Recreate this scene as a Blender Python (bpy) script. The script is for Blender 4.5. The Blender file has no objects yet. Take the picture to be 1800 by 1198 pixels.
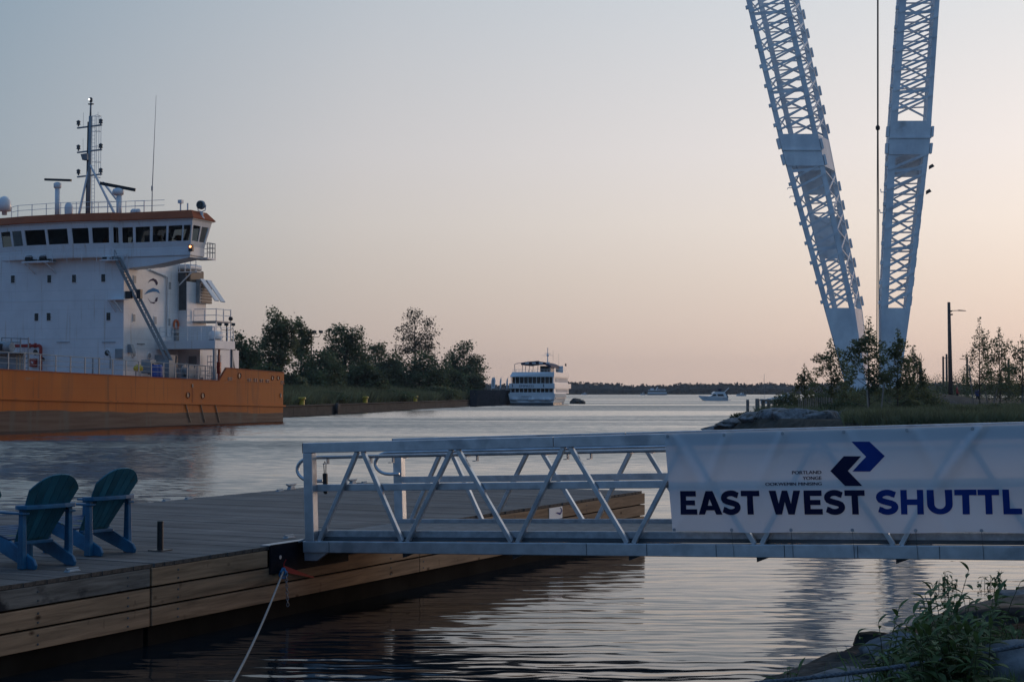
import bpy, bmesh, math, random
from mathutils import Vector, Matrix, noise as mnoise

# ------------------------------------------------------------------ camera, sky, sun, exposure
SC = bpy.context.scene
COL = SC.collection
R = math.radians
FPX, EYE = 2800.0, 2.47                     # focal length in photo pixels (1800 wide), eye height above the water
PITCH = math.atan(89 / 2800)

cam = bpy.data.cameras.new('Camera')
cam.sensor_width = 36.0
cam.lens = FPX / 1800 * 36
cam.clip_start, cam.clip_end = 0.1, 9000
cam_o = bpy.data.objects.new('Camera', cam)
COL.objects.link(cam_o)
cam_o.location = (0, 0, EYE)
cam_o.rotation_euler = (R(90) + PITCH, 0, 0)
SC.camera = cam_o

SUN_AZ, SUN_EL = 38.0, 2.0                  # sun: to the right of the frame, almost on the horizon
world = bpy.data.worlds.new('World')
SC.world = world
world.use_nodes = True
nt = world.node_tree
nt.nodes.clear()
N = nt.nodes.new
LK = nt.links.new
wout = N('ShaderNodeOutputWorld')
bg = N('ShaderNodeBackground')
LK(bg.outputs[0], wout.inputs[0])
tc = N('ShaderNodeTexCoord')
sky = N('ShaderNodeTexSky')
sky.sky_type = 'NISHITA'
sky.sun_disc = False
sky.sun_elevation = R(SUN_EL)
sky.sun_rotation = R(SUN_AZ)
sky.dust_density = 1.0
# hazy dusk: brightness falls with the angle from the sun, colour warms towards the horizon
sdir = Vector((math.sin(R(SUN_AZ)) * math.cos(R(SUN_EL)), math.cos(R(SUN_AZ)) * math.cos(R(SUN_EL)), math.sin(R(SUN_EL))))
dot = N('ShaderNodeVectorMath'); dot.operation = 'DOT_PRODUCT'
LK(tc.outputs['Generated'], dot.inputs[0]); dot.inputs[1].default_value = sdir
acos = N('ShaderNodeMath'); acos.operation = 'ARCCOSINE'; LK(dot.outputs['Value'], acos.inputs[0])
ang = N('ShaderNodeMath'); ang.operation = 'DIVIDE'; LK(acos.outputs[0], ang.inputs[0]); ang.inputs[1].default_value = math.pi
def ramp(stops, scale):
    r = N('ShaderNodeValToRGB')
    r.color_ramp.interpolation = 'B_SPLINE' if False else 'EASE'
    r.color_ramp.interpolation = 'LINEAR'
    e = r.color_ramp.elements
    while len(e) < len(stops):
        e.new(0.5)
    for k, (p, c) in enumerate(stops):
        e[k].position = p / scale
        e[k].color = (c[0], c[1], c[2], 1)
    return r
r_ang = ramp([(0, (1.05, 1.0, .95)), (21, (.78, .79, .81)), (31.6, (.65, .68, .72)), (43.7, (.51, .55, .60)),
              (57, (.27, .355, .44)), (85, (.145, .25, .41)), (130, (.105, .22, .42)), (180, (.10, .21, .40))], 180.0)
LK(ang.outputs[0], r_ang.inputs[0])
sep = N('ShaderNodeSeparateXYZ'); LK(tc.outputs['Generated'], sep.inputs[0])
asin = N('ShaderNodeMath'); asin.operation = 'ARCSINE'; LK(sep.outputs['Z'], asin.inputs[0])
eln = N('ShaderNodeMath'); eln.operation = 'DIVIDE'; LK(asin.outputs[0], eln.inputs[0]); eln.inputs[1].default_value = math.pi / 2
r_el = ramp([(0, (1.06, .78, .62)), (1, (1.10, .82, .66)), (4, (1.18, .97, .81)), (6, (1.24, 1.07, .93)),
             (8.5, (1.22, 1.10, 1.02)), (14, (1.03, 1.03, 1.03)), (35, (.9, .97, 1.05)), (90, (.8, .95, 1.12))], 90.0)
LK(eln.outputs[0], r_el.inputs[0])
mul = N('ShaderNodeMix'); mul.data_type = 'RGBA'; mul.blend_type = 'MULTIPLY'; mul.inputs['Factor'].default_value = 1
LK(r_ang.outputs[0], mul.inputs[6]); LK(r_el.outputs[0], mul.inputs[7])
skm = N('ShaderNodeVectorMath'); skm.operation = 'SCALE'; LK(sky.outputs[0], skm.inputs[0]); skm.inputs['Scale'].default_value = 0.1
mix = N('ShaderNodeMix'); mix.data_type = 'RGBA'; mix.inputs['Factor'].default_value = 0.03
LK(mul.outputs[2], mix.inputs[6]); LK(skm.outputs[0], mix.inputs[7])
LK(mix.outputs[2], bg.inputs[0])
bg.inputs[1].default_value = 1.0

sun = bpy.data.lights.new('Sun', 'SUN')
sun.energy = 0.8
sun.angle = R(14)
sun.color = (1.0, .66, .45)
sun_o = bpy.data.objects.new('Sun', sun)
COL.objects.link(sun_o)
sun_o.rotation_euler = (-sdir).to_track_quat('-Z', 'Y').to_euler()

SC.view_settings.view_transform = 'Standard'
SC.view_settings.look = 'None'
SC.view_settings.exposure = 0.0
SC.view_settings.gamma = 1.0
SC.view_settings.use_curve_mapping = False
SC.render.engine = 'CYCLES'
SC.cycles.use_denoising = True
SC.cycles.max_bounces = 6
SC.cycles.transparent_max_bounces = 12
SC.cycles.sample_clamp_indirect = 4.0

# ------------------------------------------------------------------ measuring helpers (photo pixel -> place at a known depth)
cP, sP = math.cos(PITCH), math.sin(PITCH)
def ray(px, py):
    a, b = (px - 900) / FPX, (599 - py) / FPX
    return (a, cP - sP * b, sP + cP * b)
def at(px, py, Y):
    d = ray(px, py); k = Y / d[1]
    return Vector((d[0] * k, Y, EYE + d[2] * k))
def gnd(px, py, z=0.0):
    d = ray(px, py); k = (z - EYE) / d[2]
    return Vector((d[0] * k, d[1] * k, z))
class Frame:
    """a place's own axes: x right, y away, turned by -th about z"""
    def __init__(s, o, th):
        s.o, s.c, s.s, s.th = o, math.cos(th), math.sin(th), th
    def w(s, x, y, z):
        return Vector((s.o[0] + s.c * x + s.s * y, s.o[1] - s.s * x + s.c * y, s.o[2] + z))
    def l(s, p):
        x, y = p[0] - s.o[0], p[1] - s.o[1]
        return Vector((s.c * x - s.s * y, s.s * x + s.c * y, p[2] - s.o[2]))
    def on(s, px, py, ax, val):
        d = ray(px, py); o = s.l((0, 0, EYE)); dl = (s.c * d[0] - s.s * d[1], s.s * d[0] + s.c * d[1], d[2])
        k = (val - o[ax]) / dl[ax]
        return Vector([o[i] + k * dl[i] for i in range(3)])

# ------------------------------------------------------------------ mesh helpers
class MB:
    def __init__(s):
        s.v, s.f = [], []
    def add(s, vs, fs):
        b = len(s.v)
        s.v += [tuple(v) for v in vs]
        s.f += [tuple(i + b for i in f) for f in fs]
        return s
    def box(s, x0, x1, y0, y1, z0, z1):
        return s.add([(x0, y0, z0), (x1, y0, z0), (x1, y1, z0), (x0, y1, z0), (x0, y0, z1), (x1, y0, z1), (x1, y1, z1), (x0, y1, z1)],
                     [(0, 3, 2, 1), (4, 5, 6, 7), (0, 1, 5, 4), (1, 2, 6, 5), (2, 3, 7, 6), (3, 0, 4, 7)])
    def hexa(s, b, t):
        return s.add(list(b) + list(t), [(0, 3, 2, 1), (4, 5, 6, 7), (0, 1, 5, 4), (1, 2, 6, 5), (2, 3, 7, 6), (3, 0, 4, 7)])
    def bar(s, p0, p1, w, h, up=(0, 0, 1)):
        p0, p1, up = Vector(p0), Vector(p1), Vector(up)
        d = (p1 - p0).normalized()
        a = d.cross(up)
        if a.length < 1e-4:
            a = d.cross(Vector((1, 0, 0)))
        a.normalize(); b = a.cross(d)
        a *= w / 2; b *= h / 2
        q = []
        for p in (p0, p1):
            q += [p - a - b, p + a - b, p + a + b, p - a + b]
        return s.add(q, [(0, 3, 2, 1), (4, 5, 6, 7), (0, 1, 5, 4), (1, 2, 6, 5), (2, 3, 7, 6), (3, 0, 4, 7)])
    def path(s, pts, r, n=8, r1=None, cap=True):
        pts = [Vector(p) for p in pts]; m = len(pts)
        b = len(s.v); prev = None
        for i, p in enumerate(pts):
            d = (pts[min(i + 1, m - 1)] - pts[max(i - 1, 0)])
            if d.length < 1e-9: d = Vector((0, 0, 1))
            d.normalize()
            if prev is None:
                a = d.cross(Vector((0, 0, 1)))
                if a.length < 1e-3: a = d.cross(Vector((1, 0, 0)))
            else:
                a = prev - d * prev.dot(d)
            a.normalize(); prev = a
            c = d.cross(a)
            rr = r if r1 is None else r + (r1 - r) * i / max(1, m - 1)
            if isinstance(r, (list, tuple)): rr = r[i]
            for k in range(n):
                t = 2 * math.pi * k / n
                s.v.append(tuple(p + a * (rr * math.cos(t)) + c * (rr * math.sin(t))))
        for i in range(m - 1):
            for k in range(n):
                k2 = (k + 1) % n
                s.f.append((b + i * n + k, b + i * n + k2, b + (i + 1) * n + k2, b + (i + 1) * n + k))
        if cap:
            s.f.append(tuple(b + k for k in range(n))[::-1])
            s.f.append(tuple(b + (m - 1) * n + k for k in range(n)))
        return s
    def tube(s, p0, p1, r, n=8, r1=None):
        return s.path([p0, p1], r, n, r1)
    def lathe(s, o, prof, n=16, axis='z'):
        b = len(s.v)
        for (r, h) in prof:
            for k in range(n):
                t = 2 * math.pi * k / n
                c, q = r * math.cos(t), r * math.sin(t)
                d = (c, q, h) if axis == 'z' else ((h, c, q) if axis == 'x' else (q, h, c))
                s.v.append((o[0] + d[0], o[1] + d[1], o[2] + d[2]))
        for i in range(len(prof) - 1):
            for k in range(n):
                k2 = (k + 1) % n
                s.f.append((b + i * n + k, b + i * n + k2, b + (i + 1) * n + k2, b + (i + 1) * n + k))
        s.f.append(tuple(b + k for k in range(n))[::-1])
        s.f.append(tuple(b + (len(prof) - 1) * n + k for k in range(n)))
        return s
    def prism(s, poly, a0, a1, axis='z'):
        """polygon (two coordinates) swept along an axis"""
        def P(u, v, a):
            return (u, v, a) if axis == 'z' else ((a, u, v) if axis == 'x' else (u, a, v))
        n = len(poly)
        vs = [P(u, v, a0) for u, v in poly] + [P(u, v, a1) for u, v in poly]
        fs = [tuple(range(n))[::-1], tuple(range(n, 2 * n))] + [(i, (i + 1) % n, n + (i + 1) % n, n + i) for i in range(n)]
        return s.add(vs, fs)
    def loft(s, rings, close=True, cap=True):
        n = len(rings[0]); b = len(s.v)
        for rg in rings:
            s.v += [tuple(p) for p in rg]
        for i in range(len(rings) - 1):
            for k in range(n if close else n - 1):
                k2 = (k + 1) % n
                s.f.append((b + i * n + k, b + i * n + k2, b + (i + 1) * n + k2, b + (i + 1) * n + k))
        if cap and close:
            s.f.append(tuple(b + k for k in range(n))[::-1])
            s.f.append(tuple(b + (len(rings) - 1) * n + k for k in range(n)))
        return s
    def mesh(s, name, m=None, smooth=False, fix=True):
        me = bpy.data.meshes.new(name)
        me.from_pydata(s.v, [], s.f)
        if fix:
            bm = bmesh.new(); bm.from_mesh(me)
            bmesh.ops.recalc_face_normals(bm, faces=bm.faces)
            bm.to_mesh(me); bm.free()
        if m: me.materials.append(m)
        if smooth: me.shade_smooth()
        me.update()
        return me
    def build(s, name, m, parent=None, smooth=False, bevel=0, fix=True):
        o = bpy.data.objects.new(name, s.mesh(name, m, smooth, fix))
        COL.objects.link(o)
        if parent: o.parent = parent
        if bevel:
            b = o.modifiers.new('Bevel', 'BEVEL'); b.width = bevel; b.segments = 2; b.limit_method = 'ANGLE'
        return o
def link(name, me, parent=None, loc=None, rot=None, sc=None):
    o = bpy.data.objects.new(name, me); COL.objects.link(o)
    if parent: o.parent = parent
    if loc is not None: o.location = loc
    if rot is not None: o.rotation_euler = rot
    if sc is not None: o.scale = sc
    return o
def tag(o, label, cat, group=None):
    o['label'] = label; o['category'] = cat
    if group: o['group'] = group
    return o
def empty(name, loc, rot=(0, 0, 0), label=None, cat=None, group=None):
    o = bpy.data.objects.new(name, None); COL.objects.link(o)
    o.location = loc; o.rotation_euler = rot; o.empty_display_size = .2
    if label: tag(o, label, cat, group)
    return o
def kind(o, k, label=None):
    o['kind'] = k
    if label: o['label'] = label
    return o
def copy_tree(o, parent=None):
    c = o.copy(); COL.objects.link(c); c.parent = parent
    for ch in list(o.children):
        copy_tree(ch, c)
    return c

# ------------------------------------------------------------------ materials
MATS = {}
def mat(name, col, rough=.6, metal=0.0, var=.12, scale=2.0, stretch=(1, 1, 1), bump=0.0, rand=0.0, col2=None, spec=.5, detail=6, transl=None, stain=None, warp=0):
    m = bpy.data.materials.new(name); MATS[name] = m
    m.use_nodes = True
    t = m.node_tree; n = t.nodes.new; k = t.links.new
    bs = t.nodes['Principled BSDF']
    bs.inputs['Roughness'].default_value = rough
    bs.inputs['Metallic'].default_value = metal
    bs.inputs['Specular IOR Level'].default_value = spec
    c = n('ShaderNodeTexCoord'); mp = n('ShaderNodeMapping'); mp.inputs['Scale'].default_value = stretch
    k(c.outputs['Object'], mp.inputs[0])
    src = mp.outputs[0]
    if rand:
        oi = n('ShaderNodeObjectInfo'); ad = n('ShaderNodeVectorMath'); ad.operation = 'MULTIPLY_ADD'
        cv = n('ShaderNodeCombineXYZ')
        for q in range(3): k(oi.outputs['Random'], cv.inputs[q])
        k(cv.outputs[0], ad.inputs[0]); ad.inputs[1].default_value = (37, 53, 71); k(src, ad.inputs[2]); src = ad.outputs[0]
    ns = n('ShaderNodeTexNoise'); ns.inputs['Scale'].default_value = scale; ns.inputs['Detail'].default_value = detail
    ns.inputs['Roughness'].default_value = .6
    if warp: ns.inputs['Distortion'].default_value = warp
    k(src, ns.inputs['Vector'])
    rp = n('ShaderNodeValToRGB')
    c2 = col2 or tuple(x * (1 - 2 * var) for x in col)
    c1 = col if col2 else tuple(min(1, x * (1 + var)) for x in col)
    rp.color_ramp.elements[0].position = .3; rp.color_ramp.elements[0].color = (*c2, 1)
    rp.color_ramp.elements[1].position = .7; rp.color_ramp.elements[1].color = (*c1, 1)
    k(ns.outputs[0], rp.inputs[0])
    out = rp.outputs[0]
    if rand:
        hv = n('ShaderNodeHueSaturation'); mr = n('ShaderNodeMapRange')
        mr.inputs['To Min'].default_value = 1 - rand; mr.inputs['To Max'].default_value = 1 + rand
        k(oi.outputs['Random'], mr.inputs[0]); k(mr.outputs[0], hv.inputs['Value']); k(out, hv.inputs['Color']); out = hv.outputs[0]
    if stain:
        s2 = n('ShaderNodeTexNoise'); s2.inputs['Scale'].default_value = stain[1]; s2.inputs['Detail'].default_value = 8
        m2 = n('ShaderNodeMapping'); m2.inputs['Scale'].default_value = stain[3] if len(stain) > 3 else (1, 1, 1)
        k(c.outputs['Object'], m2.inputs[0]); k(m2.outputs[0], s2.inputs['Vector'])
        r2 = n('ShaderNodeValToRGB'); r2.color_ramp.elements[0].position = stain[2]; r2.color_ramp.elements[1].position = min(1, stain[2] + .12)
        k(s2.outputs[0], r2.inputs[0])
        mx = n('ShaderNodeMix'); mx.data_type = 'RGBA'
        k(r2.outputs[0], mx.inputs['Factor']); k(out, mx.inputs[6]); mx.inputs[7].default_value = (*stain[0], 1); out = mx.outputs[2]
    k(out, bs.inputs['Base Color'])
    if bump:
        bp = n('ShaderNodeBump'); bp.inputs['Strength'].default_value = bump; bp.inputs['Distance'].default_value = .02
        k(ns.outputs[0], bp.inputs['Height']); k(bp.outputs[0], bs.inputs['Normal'])
    if transl:
        tr = n('ShaderNodeBsdfTranslucent'); k(out, tr.inputs[0])
        ms = n('ShaderNodeMixShader'); ms.inputs[0].default_value = transl
        k(bs.outputs[0], ms.inputs[1]); k(tr.outputs[0], ms.inputs[2]); k(ms.outputs[0], t.nodes['Material Output'].inputs[0])
    return m
def emit(name, col, s):
    m = bpy.data.materials.new(name); m.use_nodes = True
    b = m.node_tree.nodes['Principled BSDF']
    b.inputs['Emission Color'].default_value = (*col, 1); b.inputs['Emission Strength'].default_value = s
    return m
def glass(name, tint, opac):
    m = bpy.data.materials.new(name); m.use_nodes = True
    t = m.node_tree; n = t.nodes.new; k = t.links.new
    t.nodes.remove(t.nodes['Principled BSDF'])
    tr = n('ShaderNodeBsdfTransparent'); tr.inputs[0].default_value = (*tint, 1)
    gl = n('ShaderNodeBsdfGlossy'); gl.inputs['Roughness'].default_value = .03
    fr = n('ShaderNodeFresnel'); fr.inputs[0].default_value = 1.28
    ms = n('ShaderNodeMixShader'); k(fr.outputs[0], ms.inputs[0]); k(tr.outputs[0], ms.inputs[1]); k(gl.outputs[0], ms.inputs[2])
    k(ms.outputs[0], t.nodes['Material Output'].inputs[0])
    return m

M_white = mat('white_paint', (.74, .75, .76), .45, var=.05, scale=.6, stain=((.55, .52, .48), 1.2, .72, (1, 1, .25)))
M_white2 = mat('white_gelcoat', (.78, .78, .78), .3, var=.03, scale=.5)
M_grey = mat('grey_paint', (.26, .29, .31), .5, var=.12, scale=1.5)
M_dgrey = mat('dark_grey_paint', (.07, .08, .09), .5, var=.2, scale=2)
M_black = mat('black_metal', (.012, .013, .016), .45, var=.2, scale=3)
M_rubber = mat('black_rubber', (.02, .02, .022), .8, var=.2, scale=3)
M_roofor = mat('orange_visor', (.36, .095, .04), .75, var=.08, scale=.8, spec=.15)
M_redp = mat('red_paint', (.36, .03, .02), .45, var=.1)
M_bluep = mat('blue_drum', (.03, .09, .35), .4, var=.1)
M_yel = mat('yellow_paint', (.62, .42, .03), .5, var=.15)
M_lifebuoy = mat('orange_lifebuoy', (.65, .16, .06), .6)
M_brownf = mat('brown_funnel', (.17, .12, .085), .6, var=.1)
M_purple = mat('purple_emblem', (.03, .022, .07), .7, spec=.2)
M_lblue = mat('light_blue_emblem', (.07, .24, .45), .7, spec=.2)
M_glass = glass('bridge_glass', (.30, .33, .35), .5)
M_dglass = mat('dark_glass', (.012, .016, .02), .06, var=.1)
M_galv = mat('galvanised_aluminium', (.55, .57, .60), .38, metal=.85, var=.1, scale=7, stain=((.36, .38, .41), 3, .56))
M_floorp = mat('gangway_floor', (.20, .195, .19), .8, var=.15, scale=8, spec=.3)
M_alu2 = mat('dull_aluminium', (.42, .43, .45), .5, metal=.75, var=.15, scale=12)
M_deckb = mat('weathered_board', (.15, .14, .135), .85, var=.2, scale=3, stretch=(.8, 16, 16), bump=.3, rand=.24)
M_bend = mat('board_end_grain', (.10, .075, .06), .9, var=.3, scale=30)
M_fascia = mat('pine_plank', (.34, .205, .12), .8, var=.22, scale=2.2, stretch=(8, .55, 8), bump=.2, rand=.10, stain=((.13, .075, .045), 4.5, .68, (1, 1.6, 1)), warp=.6, spec=.2)
M_float = mat('float_black', (.018, .014, .011), .95, var=.3, spec=.05)
M_steeld = mat('dark_steel_plate', (.008, .010, .016), .8, var=.3, scale=5, spec=.1)
M_rope = mat('pale_rope', (.30, .285, .265), .9, var=.25, scale=60, bump=.5)
M_cable = mat('grey_cable', (.14, .15, .17), .8, var=.3, scale=50, bump=.5)
M_red = mat('red_strap', (.40, .02, .02), .8)
M_chain = mat('steel_chain', (.22, .23, .25), .5, metal=.7)
M_crane = mat('crane_white', (.84, .86, .88), .6, var=.06, scale=.8, stain=((.55, .53, .50), .5, .66), spec=.3)
M_wpost = mat('timber_post', (.30, .24, .20), .85, var=.2, scale=4, stretch=(4, 4, .6), rand=.1)
M_pole = mat('pole_dark', (.10, .085, .075), .7, var=.2, scale=3)
M_trunk = mat('bark', (.085, .07, .055), .9, var=.3, scale=6, bump=.4)
M_leafA = mat('leaf_willow', (.165, .185, .088), .7, var=.4, scale=.5, transl=.42)
M_leafB = mat('leaf_dark', (.115, .15, .068), .7, var=.4, scale=.5, transl=.38)
M_leafC = mat('leaf_young', (.16, .18, .08), .65, var=.35, scale=.7, transl=.4)
M_leafD = mat('leaf_weed', (.095, .155, .05), .65, var=.3, scale=6, transl=.3, rand=.2)
M_leafE = mat('leaf_thin', (.13, .115, .075), .7, var=.3, scale=.6, transl=.35)
M_stem = mat('green_stem', (.06, .075, .03), .7)
M_rock = mat('grey_rock', (.22, .22, .225), .9, var=.3, scale=4, bump=.9, stain=((.07, .065, .055), 2.4, .52), spec=.2)
M_shore = mat('stony_shore', (.12, .115, .105), .95, var=.3, scale=9, bump=1.0, col2=(.03, .03, .024), spec=.1)
M_rockd = mat('dark_rock', (.045, .042, .042), .8, var=.3, scale=2, bump=.5)
M_grass = mat('grass_blades', (.17, .18, .088), .8, var=.35, scale=.3, transl=.25)
M_earth = mat('earth', (.085, .078, .07), .95, var=.3, scale=1.6, bump=.6, col2=(.03, .03, .022), spec=.1)
M_bankg = mat('bank_grass', (.035, .045, .02), .95, var=.3, scale=.5, bump=.4)
M_wall = mat('seawall_concrete', (.05, .042, .036), .95, var=.25, scale=.5, stretch=(1, 1, 3), stain=((.05, .045, .04), .6, .55))
M_pile = mat('sheet_pile', (.055, .055, .062), .8, var=.25)
M_wood_far = mat('far_wood', (.040, .052, .045), .9, var=.3, scale=.02)
M_navy = mat('navy_canvas', (.018, .028, .075), .8, var=.1)
M_skin = mat('skin', (.35, .22, .16), .6)
M_redj = mat('red_jacket', (.34, .035, .03), .85)
M_bluej = mat('blue_jacket', (.05, .08, .22), .85)
M_trous = mat('dark_trousers', (.02, .022, .03), .9)
M_hair = mat('dark_hair', (.02, .015, .012), .8)
M_lampW = emit('masthead_lamp_lit', (1, .97, .9), 3)
M_lampO = emit('wing_lamp_lit', (1, .28, .08), 7)
M_chair = mat('blue_chair_paint', (.018, .14, .27), .5, var=.15, scale=5, rand=.08, stain=((.02, .13, .20), 3, .6))
M_slat = mat('painted_slat', (.028, .165, .22), .55, var=.2, scale=4, stretch=(1, 1, .4), rand=.18, stain=((.05, .07, .02), 3.2, .60))
M_fascia_old = mat('weathered_plank', (.20, .17, .145), .85, var=.25, scale=2.5, stretch=(8, .6, 8), bump=.2, stain=((.03, .028, .03), 2.6, .55, (1, 1.2, 2)), warp=.8, spec=.15)
M_seat = mat('painted_seat', (.02, .075, .16), .55, var=.2, scale=6, stain=((.18, .22, .05), 7, .6))

# plate seams and weak rust runs on the ship's white steel
def _plates(m):
    t = m.node_tree; n = t.nodes.new; k = t.links.new; bs = t.nodes['Principled BSDF']
    src = bs.inputs['Base Color'].links[0].from_socket
    c = n('ShaderNodeTexCoord'); s_ = n('ShaderNodeSeparateXYZ'); k(c.outputs['Object'], s_.inputs[0])
    a = n('ShaderNodeMath'); a.operation = 'ADD'; k(s_.outputs[0], a.inputs[0]); k(s_.outputs[1], a.inputs[1])
    cv = n('ShaderNodeCombineXYZ'); k(a.outputs[0], cv.inputs[0]); k(s_.outputs[2], cv.inputs[1])
    b = n('ShaderNodeTexBrick'); b.inputs['Scale'].default_value = 1; b.inputs['Brick Width'].default_value = 2.9; b.inputs['Row Height'].default_value = 1.46; b.inputs['Mortar Size'].default_value = .012
    b.inputs['Color1'].default_value = (1, 1, 1, 1); b.inputs['Color2'].default_value = (.96, .965, .97, 1); b.inputs['Mortar'].default_value = (.80, .80, .80, 1)
    k(cv.outputs[0], b.inputs['Vector'])
    mp = n('ShaderNodeMapping'); mp.inputs['Scale'].default_value = (2.2, 2.2, .14); k(c.outputs['Object'], mp.inputs[0])
    ns = n('ShaderNodeTexNoise'); ns.inputs['Scale'].default_value = 1.5; ns.inputs['Detail'].default_value = 8; k(mp.outputs[0], ns.inputs[0])
    rp = n('ShaderNodeValToRGB'); rp.color_ramp.elements[0].position = .60; rp.color_ramp.elements[0].color = (1, 1, 1, 1); rp.color_ramp.elements[1].position = .78; rp.color_ramp.elements[1].color = (.72, .60, .48, 1)
    k(ns.outputs[0], rp.inputs[0])
    x = src
    for o in (b.outputs['Color'], rp.outputs[0]):
        mx = n('ShaderNodeMix'); mx.data_type = 'RGBA'; mx.blend_type = 'MULTIPLY'; mx.inputs['Factor'].default_value = 1
        k(x, mx.inputs[6]); k(o, mx.inputs[7]); x = mx.outputs[2]
    k(x, bs.inputs['Base Color'])
    n2 = n('ShaderNodeTexNoise'); n2.inputs['Scale'].default_value = .9; k(c.outputs['Object'], n2.inputs[0])
    bp = n('ShaderNodeBump'); bp.inputs['Strength'].default_value = .35; bp.inputs['Distance'].default_value = .06; k(n2.outputs[0], bp.inputs['Height']); k(bp.outputs[0], bs.inputs['Normal'])
_plates(M_white)
def _knots(m, sc):
    t = m.node_tree; n = t.nodes.new; k = t.links.new; bs = t.nodes['Principled BSDF']
    src = bs.inputs['Base Color'].links[0].from_socket
    c = n('ShaderNodeTexCoord'); mp = n('ShaderNodeMapping'); mp.inputs['Scale'].default_value = (.2, .75, 1.3); k(c.outputs['Object'], mp.inputs[0])
    v = n('ShaderNodeTexVoronoi'); v.inputs['Scale'].default_value = sc; k(mp.outputs[0], v.inputs['Vector'])
    rp = n('ShaderNodeValToRGB'); rp.color_ramp.elements[0].position = .05; rp.color_ramp.elements[0].color = (.22, .17, .14, 1); rp.color_ramp.elements[1].position = .14; rp.color_ramp.elements[1].color = (1, 1, 1, 1)
    k(v.outputs['Distance'], rp.inputs[0])
    mx = n('ShaderNodeMix'); mx.data_type = 'RGBA'; mx.blend_type = 'MULTIPLY'; mx.inputs['Factor'].default_value = 1
    k(src, mx.inputs[6]); k(rp.outputs[0], mx.inputs[7]); k(mx.outputs[2], bs.inputs['Base Color'])
_knots(M_fascia, 3.6)
def _worn(m, sc, lo, st=(1, 1, 1)):
    # traffic wear and damp patches that run across neighbouring boards
    t = m.node_tree; n = t.nodes.new; k = t.links.new; bs = t.nodes['Principled BSDF']
    src = bs.inputs['Base Color'].links[0].from_socket
    g = n('ShaderNodeNewGeometry'); mp = n('ShaderNodeMapping'); mp.inputs['Scale'].default_value = st; k(g.outputs['Position'], mp.inputs[0])
    ns = n('ShaderNodeTexNoise'); ns.inputs['Scale'].default_value = sc; ns.inputs['Detail'].default_value = 7; ns.inputs['Roughness'].default_value = .65; k(mp.outputs[0], ns.inputs[0])
    rp = n('ShaderNodeValToRGB'); rp.color_ramp.elements[0].position = .35; rp.color_ramp.elements[0].color = (lo, lo, lo * 1.02, 1); rp.color_ramp.elements[1].position = .68; rp.color_ramp.elements[1].color = (1.15, 1.12, 1.08, 1)
    k(ns.outputs[0], rp.inputs[0])
    mx = n('ShaderNodeMix'); mx.data_type = 'RGBA'; mx.blend_type = 'MULTIPLY'; mx.inputs['Factor'].default_value = 1
    k(src, mx.inputs[6]); k(rp.outputs[0], mx.inputs[7]); k(mx.outputs[2], bs.inputs['Base Color'])
_worn(M_deckb, .9, .62)
_worn(M_crane, .35, .78, (1, 1, .4))
_worn(M_chair, 5.0, .7)

# banner cloth: thin, lets light from behind through
M_banner = bpy.data.materials.new('banner_cloth'); M_banner.use_nodes = True
_t = M_banner.node_tree; _b = _t.nodes['Principled BSDF']
_b.inputs['Base Color'].default_value = (.74, .76, .79, 1); _b.inputs['Roughness'].default_value = .5
_tr = _t.nodes.new('ShaderNodeBsdfTranslucent'); _tr.inputs[0].default_value = (.55, .52, .5, 1)
_m = _t.nodes.new('ShaderNodeMixShader'); _m.inputs[0].default_value = .27
_t.links.new(_b.outputs[0], _m.inputs[1]); _t.links.new(_tr.outputs[0], _m.inputs[2]); _t.links.new(_m.outputs[0], _t.nodes['Material Output'].inputs[0])
M_printN = mat('navy_print', (.004, .008, .045), .6, var=.05, spec=.2)
M_printB = mat('blue_print', (.003, .033, .20), .6, var=.05, spec=.2)

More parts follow.
